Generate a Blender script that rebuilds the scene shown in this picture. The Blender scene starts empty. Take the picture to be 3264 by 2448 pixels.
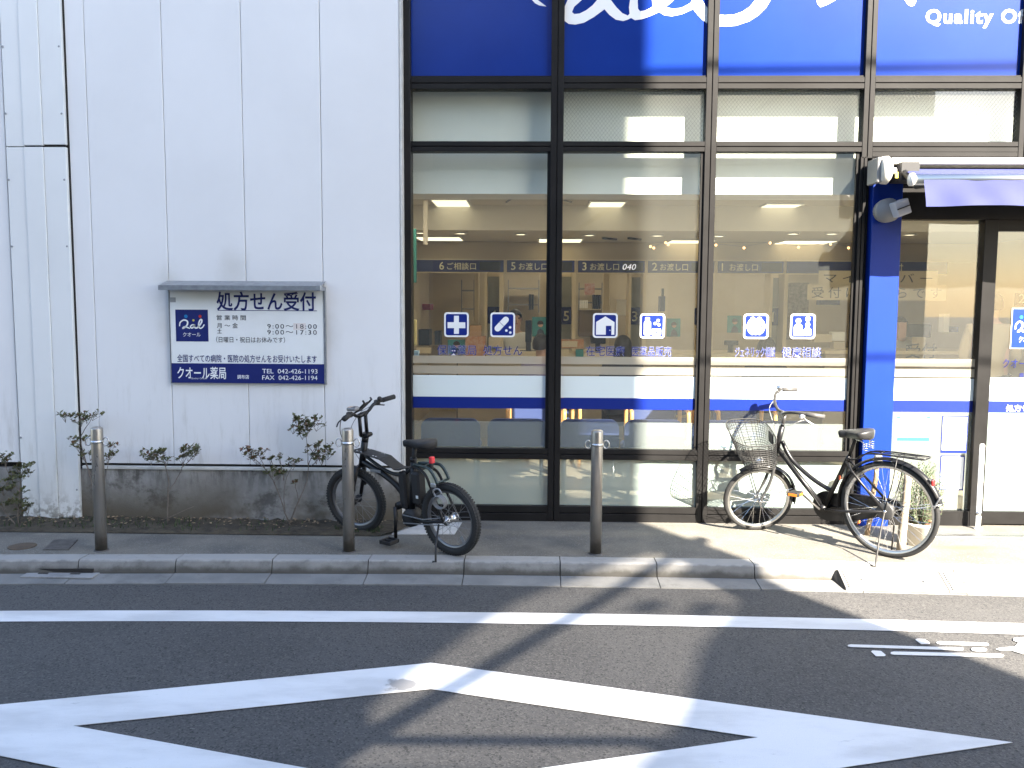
import bpy, math, random
from mathutils import Vector, Matrix
from mathutils.geometry import tessellate_polygon
random.seed(7)
PI = math.pi
sc = bpy.context.scene
COL = sc.collection

# ------------------------------------------------------------------ camera
FPX, PITCH, YAW, ROLL = 2800.0, math.radians(5.2525), math.radians(1.379), math.radians(0.3018)
CAM = Vector((0, 0, 1.6))
_B = Matrix(((1, 0, 0), (0, 0, -1), (0, 1, 0)))
_cy, _sy = math.cos(YAW), math.sin(YAW)
_Rz = Matrix(((_cy, _sy, 0), (-_sy, _cy, 0), (0, 0, 1)))
_Rx = Matrix(((1, 0, 0), (0, math.cos(PITCH), -math.sin(PITCH)), (0, math.sin(PITCH), math.cos(PITCH))))
_Rr = Matrix(((math.cos(ROLL), -math.sin(ROLL), 0), (math.sin(ROLL), math.cos(ROLL), 0), (0, 0, 1)))
MC = _Rr @ _Rx @ _B @ _Rz          # world -> camera axes (right, down, forward)
cam_data = bpy.data.cameras.new('camera')
cam = bpy.data.objects.new('camera', cam_data)
COL.objects.link(cam)
cam_data.sensor_fit = 'HORIZONTAL'
cam_data.sensor_width = 36
cam_data.lens = FPX / 3264 * 36
cam_data.clip_start, cam_data.clip_end = 0.05, 600
r_, d_, f_ = MC[0], MC[1], MC[2]
cam.matrix_world = Matrix(((r_[0], -d_[0], -f_[0], CAM.x), (r_[1], -d_[1], -f_[1], CAM.y), (r_[2], -d_[2], -f_[2], CAM.z), (0, 0, 0, 1)))
sc.camera = cam

# ------------------------------------------------------------------ sky, sun, exposure
SUN_AZ, SUN_EL = math.radians(31.0), math.radians(35.0)      # azimuth from -Y towards +X
SUN_TO = Vector((math.sin(SUN_AZ) * math.cos(SUN_EL), -math.cos(SUN_AZ) * math.cos(SUN_EL), math.sin(SUN_EL)))
world = bpy.data.worlds.new('World')
sc.world = world
world.use_nodes = True
wn = world.node_tree
sky = wn.nodes.new('ShaderNodeTexSky')
sky.sky_type = 'NISHITA'
sky.sun_disc = False
sky.sun_elevation = SUN_EL
sky.sun_rotation = math.atan2(SUN_TO.x, SUN_TO.y)
sky.air_density, sky.dust_density, sky.ozone_density = 1.0, 1.2, 0.9
wn.nodes['Background'].inputs[1].default_value = 0.055
wn.links.new(sky.outputs[0], wn.nodes['Background'].inputs[0])
sun_d = bpy.data.lights.new('sun', 'SUN')
sun_d.energy = 3.5
sun_d.angle = math.radians(0.35)
sun_d.color = (1.0, 0.90, 0.76)
sun = bpy.data.objects.new('sun', sun_d)
COL.objects.link(sun)
sun.location = SUN_TO * 40
sun.rotation_euler = SUN_TO.to_track_quat('Z', 'Y').to_euler()
sc.view_settings.view_transform = 'Standard'
sc.view_settings.look = 'None'
sc.view_settings.exposure = 3.35
sc.view_settings.gamma = 1
sc.view_settings.use_curve_mapping = False
cy = sc.cycles
cy.use_denoising = True
cy.max_bounces, cy.diffuse_bounces, cy.glossy_bounces, cy.transmission_bounces, cy.transparent_max_bounces = 8, 4, 4, 4, 16
cy.sample_clamp_indirect = 6
cy.caustics_reflective = False
cy.caustics_refractive = False

# ------------------------------------------------------------------ measured points -> places in the world (photo measured on a 2212 px wide print)
_S = 3264 / 2212
def _ray(px, py):
    v = Vector((px * _S - 1632, py * _S - 1224, FPX))
    return MC.transposed() @ v
def at(px, py, Y):
    d = _ray(px, py); return CAM + d * (Y / d.y)
def gz(px, py, z=0.0):
    d = _ray(px, py); return CAM + d * ((z - CAM.z) / d.z)

# ------------------------------------------------------------------ object helpers
def link(name, me, mat=None, parent=None):
    o = bpy.data.objects.new(name, me); COL.objects.link(o)
    if mat is not None and not me.materials: me.materials.append(mat)
    if parent is not None: o.parent = parent
    return o
def tag(o, label=None, cat=None, group=None, kind=None):
    if label: o['label'] = label
    if cat: o['category'] = cat
    if group: o['group'] = group
    if kind: o['kind'] = kind
    return o
def thing(name, loc, label, cat, group=None, rz=0.0):
    o = bpy.data.objects.new(name, None); COL.objects.link(o)
    o.location = loc; o.rotation_euler = (0, 0, rz); o.empty_display_size = 0.1
    return tag(o, label, cat, group)
def node(name, parent, loc=(0, 0, 0)):
    o = bpy.data.objects.new(name, None); COL.objects.link(o); o.parent = parent; o.location = loc; o.empty_display_size = 0.05
    return o
def copy_tree(o, parent=None):
    c = o.copy(); COL.objects.link(c); c.parent = parent
    if parent is not None: c.matrix_parent_inverse = o.matrix_parent_inverse
    for ch in list(o.children): copy_tree(ch, c)
    return c

class MB:
    """collects faces, then links them as one mesh object"""
    def __init__(s): s.v, s.f, s.sm = [], [], []
    def add(s, vs, fs, smooth=False):
        b = len(s.v); s.v.extend(tuple(v) for v in vs); s.f.extend([tuple(i + b for i in f) for f in fs]); s.sm.extend([smooth] * len(fs)); return s
    def box(s, x0, x1, y0, y1, z0, z1, bev=0.0):
        if bev <= 0:
            return s.add([(x0, y0, z0), (x1, y0, z0), (x1, y1, z0), (x0, y1, z0), (x0, y0, z1), (x1, y0, z1), (x1, y1, z1), (x0, y1, z1)],
                         [(0, 3, 2, 1), (4, 5, 6, 7), (0, 1, 5, 4), (1, 2, 6, 5), (2, 3, 7, 6), (3, 0, 4, 7)])
        b = min(bev, (x1 - x0) / 2.01, (y1 - y0) / 2.01, (z1 - z0) / 2.01)
        vs = []
        for X, sx in ((x0, 1), (x1, -1)):
            for Y, sy in ((y0, 1), (y1, -1)):
                for Z, sz in ((z0, 1), (z1, -1)):
                    vs += [(X + sx * b, Y + sy * b, Z), (X + sx * b, Y, Z + sz * b), (X, Y + sy * b, Z + sz * b)]
        i = lambda a, c, d, k: (a * 4 + c * 2 + d) * 3 + k
        q = lambda *t: t
        fs = []
        for d in (0, 1): fs.append(q(i(0, 0, d, 0), i(1, 0, d, 0), i(1, 1, d, 0), i(0, 1, d, 0))[::(1 if d else -1)])
        for c in (0, 1): fs.append(q(i(0, c, 0, 1), i(1, c, 0, 1), i(1, c, 1, 1), i(0, c, 1, 1))[::(-1 if c else 1)])
        for a in (0, 1): fs.append(q(i(a, 0, 0, 2), i(a, 1, 0, 2), i(a, 1, 1, 2), i(a, 0, 1, 2))[::(1 if a else -1)])
        for a in (0, 1):
            for c in (0, 1): fs.append(q(i(a, c, 0, 1), i(a, c, 0, 2), i(a, c, 1, 2), i(a, c, 1, 1))[::(1 if a ^ c else -1)])
            for d in (0, 1): fs.append(q(i(a, 0, d, 0), i(a, 0, d, 2), i(a, 1, d, 2), i(a, 1, d, 0))[::(-1 if a ^ d else 1)])
        for c in (0, 1):
            for d in (0, 1): fs.append(q(i(0, c, d, 0), i(0, c, d, 1), i(1, c, d, 1), i(1, c, d, 0))[::(1 if c ^ d else -1)])
        for a in (0, 1):
            for c in (0, 1):
                for d in (0, 1): fs.append(q(i(a, c, d, 0), i(a, c, d, 1), i(a, c, d, 2))[::(1 if (a + c + d) % 2 else -1)])
        return s.add(vs, fs)
    def quad(s, a, b, c, d): return s.add([a, b, c, d], [(0, 1, 2, 3)])
    def tube(s, pts, r, n=8, closed=False, caps=True, flat=1.0):
        pts = [Vector(p) for p in pts]; N = len(pts)
        rs = r if isinstance(r, (list, tuple)) else [r] * N
        tans = []
        for i in range(N):
            a = pts[(i - 1) % N] if (closed or i > 0) else pts[i]
            b = pts[(i + 1) % N] if (closed or i < N - 1) else pts[i]
            t = (b - a); tans.append(t.normalized() if t.length > 1e-9 else Vector((0, 0, 1)))
        u = tans[0].orthogonal().normalized() if abs(tans[0].z) > 0.95 else Vector((0, 0, 1)).cross(tans[0]).normalized()
        vs, fs = [], []
        for i in range(N):
            t = tans[i]; u = (u - t * u.dot(t)).normalized(); w = t.cross(u)
            for k in range(n):
                a = 2 * PI * k / n
                vs.append(pts[i] + (u * math.cos(a) + w * (math.sin(a) * flat)) * rs[i])
        for i in range(N if closed else N - 1):
            j = (i + 1) % N
            for k in range(n):
                l = (k + 1) % n
                fs.append((i * n + k, i * n + l, j * n + l, j * n + k))
        if caps and not closed:
            fs.append(tuple(range(n - 1, -1, -1))); fs.append(tuple((N - 1) * n + k for k in range(n)))
        return s.add(vs, fs, n > 4)
    def lathe(s, prof, n=24, M=None, caps=True):
        vs, fs = [], []
        for (r, z) in prof:
            for k in range(n):
                a = 2 * PI * k / n; vs.append(Vector((r * math.cos(a), r * math.sin(a), z)))
        for i in range(len(prof) - 1):
            for k in range(n):
                l = (k + 1) % n; fs.append((i * n + k, i * n + l, (i + 1) * n + l, (i + 1) * n + k))
        if caps:
            if prof[0][0] > 1e-6: fs.append(tuple(range(n - 1, -1, -1)))
            if prof[-1][0] > 1e-6: fs.append(tuple((len(prof) - 1) * n + k for k in range(n)))
        if M is not None: vs = [M @ v for v in vs]
        return s.add(vs, fs, True)
    def prism(s, loops, y0, y1, fn=None):
        """2-D loops (x,z): first outer, rest holes; filled and given thickness from y0 to y1"""
        P = [p for l in loops for p in l]; n = len(P)
        tris = tessellate_polygon([[Vector((p[0], p[1], 0)) for p in l] for l in loops])
        fn = fn or (lambda x, y, z: (x, y, z))
        vs = [fn(p[0], y0, p[1]) for p in P] + [fn(p[0], y1, p[1]) for p in P]
        fs = []
        for t in tris:
            a, b, c = [Vector((P[i][0], P[i][1], 0)) for i in t]
            fl = (b - a).cross(c - a).z > 0
            fs.append(tuple(t) if fl else tuple(t)[::-1]); fs.append(tuple(i + n for i in (t[::-1] if fl else t)))
        o = 0
        for l in loops:
            m = len(l)
            for i in range(m): fs.append((o + i, o + (i + 1) % m, o + (i + 1) % m + n, o + i + n))
            o += m
        return s.add(vs, fs)
    def sphere(s, c, r, n=12, m=8, sx=1, sy=1, sz=1):
        prof = [(math.sin(PI * i / m) * r if 0 < i < m else 1e-5, -math.cos(PI * i / m) * r) for i in range(m + 1)]
        return s.lathe(prof, n, Matrix.Translation(c) @ Matrix.Diagonal((sx, sy, sz, 1)), caps=False)
    def build(s, name, mat, parent=None, M=None, smooth=None):
        me = bpy.data.meshes.new(name)
        vs = [tuple(M @ Vector(v)) for v in s.v] if M is not None else s.v
        me.from_pydata(vs, [], s.f)
        sm = s.sm if smooth is None else [smooth] * len(s.f)
        me.polygons.foreach_set('use_smooth', sm)
        me.update()
        return link(name, me, mat, parent)

def arc(cx, cz, r, a0, a1, n=10):
    return [(cx + r * math.cos(math.radians(a0 + (a1 - a0) * i / n)), cz + r * math.sin(math.radians(a0 + (a1 - a0) * i / n))) for i in range(n + 1)]
def rrect(x0, x1, z0, z1, r, n=5):
    return arc(x1 - r, z1 - r, r, 0, 90, n) + arc(x0 + r, z1 - r, r, 90, 180, n) + arc(x0 + r, z0 + r, r, 180, 270, n) + arc(x1 - r, z0 + r, r, 270, 360, n)
def circ(cx, cz, r, n=20): return arc(cx, cz, r, 0, 360 - 360 / n, n - 1)
def smooth_path(pts, k=6):
    pts = [Vector(p) for p in pts]; out = []
    for i in range(len(pts) - 1):
        p0, p1, p2, p3 = pts[max(i - 1, 0)], pts[i], pts[i + 1], pts[min(i + 2, len(pts) - 1)]
        for j in range(k):
            t = j / k
            out.append(0.5 * ((2 * p1) + (p2 - p0) * t + (2 * p0 - 5 * p1 + 4 * p2 - p3) * t * t + (3 * p1 - p0 - 3 * p2 + p3) * t ** 3))
    out.append(pts[-1]); return out

def text(name, body, x, y, z, h, mat, parent=None, width=None, bold=0.0, space=1.0, align='LEFT', shear=0.0, fn=None):
    """flat lettering facing -Y: cap height h, left/centre edge at x, baseline z"""
    c = bpy.data.curves.new(name, 'FONT'); c.body = body; c.size = 1; c.space_character = space; c.offset = bold; c.shear = shear
    c.resolution_u = 3; c.fill_mode = 'FRONT'
    t = bpy.data.objects.new(name, c); COL.objects.link(t)
    bpy.context.view_layer.update()
    me = bpy.data.meshes.new_from_object(t.evaluated_get(bpy.context.evaluated_depsgraph_get()))
    bpy.data.objects.remove(t); bpy.data.curves.remove(c)
    xs = [v.co.x for v in me.vertices] or [0, 1]; x0, x1 = min(xs), max(xs)
    k = h / 0.73
    kx = width / (x1 - x0) if width else k
    off = x - (0 if align == 'LEFT' else (x1 - x0) * kx / 2)
    for v in me.vertices:
        X, Z = off + (v.co.x - x0) * kx, z + v.co.y * k
        v.co = fn(X, Z) if fn else (X, y, Z)
    me.materials.clear()
    o = link(name, me, mat, parent)
    o.data.name = name
    return o

# ------------------------------------------------------------------ materials
def mat(name, col, rough=0.6, metal=0.0, col2=None, scale=6.0, bump=0.0, bscale=None, spec=0.5, stretch=(1, 1, 1), lo=0.35, hi=0.65, emit=None, estr=0.0, coat=0.0, detail=6.0):
    m = bpy.data.materials.new(name); m.use_nodes = True
    nt = m.node_tree; b = nt.nodes['Principled BSDF']
    b.inputs['Base Color'].default_value = (*col, 1); b.inputs['Roughness'].default_value = rough
    b.inputs['Metallic'].default_value = metal; b.inputs['Specular IOR Level'].default_value = spec
    b.inputs['Coat Weight'].default_value = coat
    if emit: b.inputs['Emission Color'].default_value = (*emit, 1); b.inputs['Emission Strength'].default_value = estr
    if col2 is not None or bump:
        tc = nt.nodes.new('ShaderNodeTexCoord'); mp = nt.nodes.new('ShaderNodeMapping'); mp.inputs['Scale'].default_value = stretch
        nt.links.new(tc.outputs['Object'], mp.inputs[0])
    if col2 is not None:
        n = nt.nodes.new('ShaderNodeTexNoise'); n.inputs['Scale'].default_value = scale; n.inputs['Detail'].default_value = detail; n.inputs['Roughness'].default_value = 0.6
        r = nt.nodes.new('ShaderNodeValToRGB'); r.color_ramp.elements[0].position = lo; r.color_ramp.elements[1].position = hi
        r.color_ramp.elements[0].color = (*col, 1); r.color_ramp.elements[1].color = (*col2, 1)
        nt.links.new(mp.outputs[0], n.inputs['Vector']); nt.links.new(n.outputs['Fac'], r.inputs[0]); nt.links.new(r.outputs[0], b.inputs['Base Color'])
    if bump:
        n2 = nt.nodes.new('ShaderNodeTexNoise'); n2.inputs['Scale'].default_value = bscale or scale * 8; n2.inputs['Detail'].default_value = 4
        bp = nt.nodes.new('ShaderNodeBump'); bp.inputs['Strength'].default_value = bump; bp.inputs['Distance'].default_value = 0.01
        nt.links.new(mp.outputs[0], n2.inputs['Vector']); nt.links.new(n2.outputs['Fac'], bp.inputs['Height']); nt.links.new(bp.outputs[0], b.inputs['Normal'])
    return m
class NG:
    """short hand for adding nodes to a material"""
    def __init__(s, m): s.m, s.nt = m, m.node_tree; s.b = s.nt.nodes.get('Principled BSDF'); s.pos = s.nt.nodes.new('ShaderNodeNewGeometry').outputs['Position']
    def n(s, t, **kw):
        nd = s.nt.nodes.new(t)
        for k, v in kw.items(): setattr(nd, k, v)
        return nd
    def l(s, a, b): s.nt.links.new(a, b)
    def val(s, sock, v):
        if hasattr(v, 'links'): s.l(v, sock)
        else: sock.default_value = v
    def noise(s, scale, detail=5, stretch=(1, 1, 1), rough=0.6):
        mp = s.n('ShaderNodeMapping'); mp.inputs['Scale'].default_value = stretch; s.l(s.pos, mp.inputs[0])
        nd = s.n('ShaderNodeTexNoise'); nd.inputs['Scale'].default_value = scale; nd.inputs['Detail'].default_value = detail; nd.inputs['Roughness'].default_value = rough
        s.l(mp.outputs[0], nd.inputs['Vector']); return nd.outputs['Fac']
    def math(s, op, a, b=0.0, c=0.0):
        nd = s.n('ShaderNodeMath', operation=op); s.val(nd.inputs[0], a); s.val(nd.inputs[1], b); s.val(nd.inputs[2], c); return nd.outputs[0]
    def step(s, x, a, b, o0=0.0, o1=1.0):
        nd = s.n('ShaderNodeMapRange', interpolation_type='SMOOTHSTEP'); s.val(nd.inputs[0], x)
        for i, v in enumerate((a, b, o0, o1)): nd.inputs[i + 1].default_value = v
        return nd.outputs[0]
    def xyz(s): nd = s.n('ShaderNodeSeparateXYZ'); s.l(s.pos, nd.inputs[0]); return nd.outputs
    def mix(s, f, a, b):
        nd = s.n('ShaderNodeMix', data_type='RGBA'); s.val(nd.inputs[0], f)
        s.val(nd.inputs[6], a if hasattr(a, 'links') else (*a, 1)); s.val(nd.inputs[7], b if hasattr(b, 'links') else (*b, 1)); return nd.outputs[2]
    def bump(s, h, strength, dist=0.01):
        nd = s.n('ShaderNodeBump'); nd.inputs['Strength'].default_value = strength; nd.inputs['Distance'].default_value = dist
        s.l(h, nd.inputs['Height']); s.l(nd.outputs[0], s.b.inputs['Normal'])

# asphalt: fine aggregate
m_asphalt = mat('asphalt', (0.05, 0.05, 0.052), 0.85)
g = NG(m_asphalt)
vor = g.n('ShaderNodeTexVoronoi'); vor.inputs['Scale'].default_value = 130; g.l(g.pos, vor.inputs['Vector'])
sep = g.n('ShaderNodeSeparateColor'); g.l(vor.outputs['Color'], sep.inputs[0])
base = g.mix(g.step(g.noise(1.3, 6), .35, .65), (0.054, 0.053, 0.053), (0.070, 0.0685, 0.068))
base = g.mix(g.math('MULTIPLY', g.step(g.noise(.55, 5, (.35, 2.6, 1)), .46, .66), .55), base, (0.078, 0.075, 0.072))
base = g.mix(g.math('MULTIPLY', g.step(g.noise(2.2, 6, (1, 1.6, 1), .7), .60, .70), .5), base, (0.041, 0.040, 0.041))
base = g.mix(g.math('MULTIPLY', g.step(g.noise(37, 2), .73, .76), .8), base, (0.16, 0.155, 0.15))
c1 = g.mix(g.step(sep.outputs[0], .55, 1.0), base, (0.098, 0.095, 0.091))
c2 = g.mix(g.step(sep.outputs[1], .80, .95), c1, (0.028, 0.028, 0.029))
g.l(c2, g.b.inputs['Base Color'])
g.bump(g.math('ADD', vor.outputs['Distance'], g.noise(420, 3)), 0.5, 0.004)
# road paint, worn
m_paint = mat('road_paint', (0.72, 0.73, 0.74), 0.7)
g = NG(m_paint)
w1 = g.step(g.noise(9, 8, (0.5, 2, 1), .75), .63, .70)
w2 = g.step(g.noise(160, 3), .62, .72)
sx = g.xyz()
blob = gz(866, 1480, -.096)
dx = g.math('DIVIDE', g.math('SUBTRACT', sx[0], blob.x), 0.085); dy = g.math('DIVIDE', g.math('SUBTRACT', sx[1], blob.y), 0.075)
rr = g.math('SQRT', g.math('ADD', g.math('MULTIPLY', dx, dx), g.math('MULTIPLY', dy, dy)))
sm = g.step(g.math('ADD', rr, g.math('MULTIPLY', g.math('SUBTRACT', g.noise(14, 5), .5), 2.2)), 1.0, .55)
dirty = g.mix(g.step(g.noise(2.5, 7, (.6, 1.8, 1)), .38, .66), (0.70, 0.70, 0.70), (0.55, 0.55, 0.55))
c = g.mix(g.math('MULTIPLY', w1, .7), dirty, (0.30, 0.30, 0.30))
c = g.mix(g.math('MULTIPLY', w2, .22), c, (0.12, 0.12, 0.12))
c = g.mix(g.math('MULTIPLY', sm, .75), c, (0.17, 0.165, 0.16))
g.l(c, g.b.inputs['Base Color']); g.bump(g.noise(240, 4), 0.35, 0.004)
# pavement surfacing
m_pave = mat('pavement', (0.2, 0.19, 0.17), 0.9)
g = NG(m_pave)
c = g.mix(g.step(g.noise(3, 7), .3, .7), (0.115, 0.110, 0.098), (0.175, 0.163, 0.138))
v2 = g.n('ShaderNodeTexVoronoi'); v2.inputs['Scale'].default_value = 170; g.l(g.pos, v2.inputs['Vector'])
s2 = g.n('ShaderNodeSeparateColor'); g.l(v2.outputs['Color'], s2.inputs[0])
c = g.mix(g.step(s2.outputs[0], .75, 1), c, (0.22, 0.21, 0.185))
c = g.mix(g.math('MULTIPLY', g.step(g.noise(1.1, 4), .52, .66), .5), c, (0.075, 0.074, 0.072))
rust = gz(2085, 1183); rs = g.xyz()
rdx = g.math('DIVIDE', g.math('SUBTRACT', rs[0], rust.x), .42); rdy = g.math('DIVIDE', g.math('SUBTRACT', rs[1], rust.y), .10)
rq = g.math('SQRT', g.math('ADD', g.math('MULTIPLY', rdx, rdx), g.math('MULTIPLY', rdy, rdy)))
c = g.mix(g.math('MULTIPLY', g.step(g.math('ADD', rq, g.math('MULTIPLY', g.noise(7, 5), .9)), 1.3, .5), .5), c, (0.19, 0.105, 0.045))
c = g.mix(g.math('MULTIPLY', g.step(g.noise(24, 3), .70, .74), .6), c, (0.05, 0.05, 0.05))
g.l(c, g.b.inputs['Base Color']); g.bump(g.noise(330, 3), 0.5, 0.004)
def concrete(name, a, b_, stain, amount=.6, sc1=4.0, streak=False):
    m = mat(name, a, 0.88); g = NG(m)
    c = g.mix(g.step(g.noise(sc1, 8), .3, .7), a, b_)
    st = g.step(g.noise(7, 7, (2, 2, .5) if streak else (1, 1, 1), .7), .5, .68)
    c = g.mix(g.math('MULTIPLY', st, amount), c, stain)
    c = g.mix(g.math('MULTIPLY', g.step(g.noise(260, 2), .58, .7), .35), c, tuple(x * .5 for x in a))
    g.l(c, g.b.inputs['Base Color']); g.bump(g.noise(150, 5), 0.35, 0.004); return m
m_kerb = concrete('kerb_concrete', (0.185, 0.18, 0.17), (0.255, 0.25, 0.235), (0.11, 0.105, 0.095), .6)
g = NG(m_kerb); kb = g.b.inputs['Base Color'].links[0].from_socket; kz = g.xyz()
kb = g.mix(g.math('MULTIPLY', g.step(g.math('ADD', kz[2], g.math('MULTIPLY', g.math('SUBTRACT', g.noise(16, 6), .5), .03)), -.012, -.001), .8), kb, (0.33, 0.325, 0.31))   # top painted paler for the stronger light it gets over the face
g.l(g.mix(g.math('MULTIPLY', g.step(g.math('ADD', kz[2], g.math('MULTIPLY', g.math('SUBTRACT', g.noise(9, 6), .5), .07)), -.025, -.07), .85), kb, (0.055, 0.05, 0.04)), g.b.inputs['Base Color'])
m_gutter = concrete('gutter_concrete', (0.165, 0.165, 0.16), (0.225, 0.222, 0.21), (0.11, 0.11, 0.10), .5)
m_slab = concrete('pale_concrete', (0.42, 0.43, 0.44), (0.52, 0.53, 0.53), (0.3, 0.3, 0.3), .3)
m_joint = mat('joint', (0.06, 0.058, 0.055), .95)
# plinth: weathered, brown moss patch, dark runs from the top
m_plinth = mat('plinth_concrete', (0.25, 0.24, 0.22), 0.92)
g = NG(m_plinth); s = g.xyz()
c = g.mix(g.step(g.noise(3, 8), .3, .7), (0.22, 0.215, 0.205), (0.38, 0.375, 0.36))
run = g.math('MULTIPLY', g.step(g.noise(11, 6, (1.6, 1, .35), .65), .42, .66), g.step(s[2], .12, .46))
c = g.mix(g.math('MULTIPLY', run, .95), c, (0.055, 0.053, 0.048))
blk = g.step(g.noise(5, 8, (1, 1, 1.2), .7), .5, .66)
c = g.mix(g.math('MULTIPLY', blk, .8), c, (0.075, 0.072, 0.068))
br = g.math('MULTIPLY', g.step(s[2], .42, .02), g.step(g.noise(1.3, 5), .36, .52))
c = g.mix(g.math('MULTIPLY', br, .92), c, (0.080, 0.066, 0.042))
g.l(c, g.b.inputs['Base Color']); g.bump(g.noise(90, 6), 0.5, 0.006)
# white cladding with grime near the base
def white_clad(name, base, grime, amt):
    m = mat(name, base, 0.45); g = NG(m); s = g.xyz()
    st = g.math('MULTIPLY', g.step(g.noise(6, 7, (2.2, 1, .4), .7), .48, .75), g.step(s[2], 1.5, .35))
    c = g.mix(g.step(g.noise(.9, 5), .3, .7), base, tuple(x * .94 for x in base))
    c = g.mix(g.math('MULTIPLY', st, amt), c, grime)
    low = g.math('MULTIPLY', g.step(g.noise(22, 6), .45, .6), g.step(s[2], .26, .0))
    c = g.mix(g.math('MULTIPLY', low, .8), c, (0.16, 0.15, 0.12))
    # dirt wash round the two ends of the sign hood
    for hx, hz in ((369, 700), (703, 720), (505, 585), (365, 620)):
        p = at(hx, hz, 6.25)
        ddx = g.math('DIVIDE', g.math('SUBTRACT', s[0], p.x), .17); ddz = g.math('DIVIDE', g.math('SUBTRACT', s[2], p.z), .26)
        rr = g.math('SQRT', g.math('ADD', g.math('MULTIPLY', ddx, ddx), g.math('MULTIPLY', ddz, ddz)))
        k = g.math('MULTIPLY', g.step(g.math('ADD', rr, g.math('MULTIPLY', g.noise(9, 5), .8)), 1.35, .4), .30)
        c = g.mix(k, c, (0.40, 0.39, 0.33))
    g.l(c, g.b.inputs['Base Color']); g.bump(g.noise(1.1, 3), 0.12, 0.02); return m
m_white = white_clad('white_cladding', (0.76, 0.77, 0.78), (0.42, 0.41, 0.37), .5)
m_pilaster = white_clad('pilaster_cladding', (0.74, 0.76, 0.76), (0.42, 0.42, 0.38), .4)
m_flash = mat('white_flashing', (0.62, 0.62, 0.6), .5, col2=(0.5, 0.5, 0.47), scale=12)
m_dark = mat('dark_gap', (0.02, 0.018, 0.016), .9)
m_soil = mat('soil', (0.035, 0.028, 0.02), .95, col2=(0.075, 0.062, 0.04), scale=14, bump=.9, bscale=60)
m_frame = mat('bronze_frame', (0.011, 0.0105, 0.0105), .42, spec=.16, col2=(0.017, 0.0165, 0.0165), scale=3, bump=.03, bscale=40)
m_seam = mat('frame_seam', (0.006, 0.006, 0.006), .8)
m_blue = mat('blue_sign', (0.002, 0.024, 0.20), .25, col2=(0.003, 0.028, 0.22), scale=2, spec=.25)
m_bluecol = mat('blue_column', (0.003, 0.025, 0.21), .40, col2=(0.004, 0.028, 0.23), scale=2, spec=.25)
m_white_v = mat('white_vinyl', (0.80, 0.82, 0.82), .4)
m_band = mat('white_band', (0.66, 0.74, 0.74), .35)
m_blue_v = mat('blue_vinyl', (0.005, 0.019, 0.19), .3)
m_navy = mat('navy_print', (0.008, 0.016, 0.13), .4)
m_board = mat('sign_board', (0.78, 0.81, 0.82), .35, col2=(0.74, 0.77, 0.76), scale=3)
m_ink = mat('dark_ink', (0.03, 0.035, 0.05), .5)
m_steel = mat('brushed_steel', (0.34, 0.31, 0.27), .33, metal=.72, col2=(0.39, 0.36, 0.32), scale=30, stretch=(1, 1, .05))
g = NG(m_steel); sb_ = g.b.inputs['Base Color'].links[0].from_socket; sz_ = g.xyz()
dirt = g.math('MULTIPLY', g.step(g.math('ADD', sz_[2], g.math('MULTIPLY', g.noise(18, 6), -.16)), .06, -.06), .75)
scr_ = g.math('MULTIPLY', g.step(g.noise(70, 3, (1, 1, .12)), .62, .70), .35)
sb_ = g.mix(scr_, sb_, (0.16, 0.15, 0.135)); g.l(g.mix(dirt, sb_, (0.10, 0.085, 0.065)), g.b.inputs['Base Color'])
g.l(g.step(g.noise(12, 5, (1, 1, .2)), .3, .7, .26, .44), g.b.inputs['Roughness'])
m_steel_s = mat('shiny_steel', (0.62, 0.62, 0.61), .22, metal=1.0)
m_galv = mat('galvanised', (0.40, 0.42, 0.44), .42, metal=.8, col2=(0.30, 0.31, 0.33), scale=18)
m_rubber = mat('rubber', (0.018, 0.018, 0.018), .75, bump=.2, bscale=200)
m_black = mat('black_paint', (0.008, 0.008, 0.009), .35, spec=.35)
m_blackm = mat('black_matt', (0.016, 0.016, 0.017), .6)
m_teal = mat('dark_teal_paint', (0.012, 0.03, 0.03), .3, coat=.3)
m_chrome = mat('chrome', (0.7, 0.7, 0.7), .14, metal=1.0)
m_alu = mat('aluminium', (0.55, 0.55, 0.54), .35, metal=1.0)
m_red = mat('red_lens', (0.55, 0.02, 0.02), .2, emit=None)
m_orange = mat('orange_reflector', (0.75, 0.22, 0.03), .25)
m_grey = mat('grey_plastic', (0.22, 0.22, 0.22), .5)
m_white_p = mat('white_plastic', (0.72, 0.72, 0.70), .4)
m_beige = mat('beige_metal', (0.62, 0.60, 0.53), .4)
m_cable = mat('cable', (0.25, 0.25, 0.25), .45)
m_leaf = mat('shrub_leaf', (0.075, 0.09, 0.030), .5, col2=(0.12, 0.125, 0.05), scale=40)
m_leaf_r = mat('reddish_leaf', (0.17, 0.065, 0.045), .5, col2=(0.12, 0.09, 0.04), scale=40)
m_bark = mat('bark', (0.13, 0.105, 0.085), .9, col2=(0.19, 0.165, 0.14), scale=30)
m_dead = mat('dead_leaf', (0.20, 0.13, 0.07), .8, col2=(0.33, 0.25, 0.16), scale=25)
m_weed = mat('weed', (0.035, 0.055, 0.018), .7)
m_iron = mat('cast_iron', (0.05, 0.045, 0.042), .6, col2=(0.09, 0.085, 0.08), scale=20, bump=.3, bscale=90)
m_rust = mat('rusty_lid', (0.10, 0.07, 0.045), .8, col2=(0.07, 0.055, 0.04), scale=16)
m_step = mat('ramp_plate', (0.20, 0.195, 0.185), .6, col2=(0.16, 0.155, 0.15), scale=8)
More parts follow.
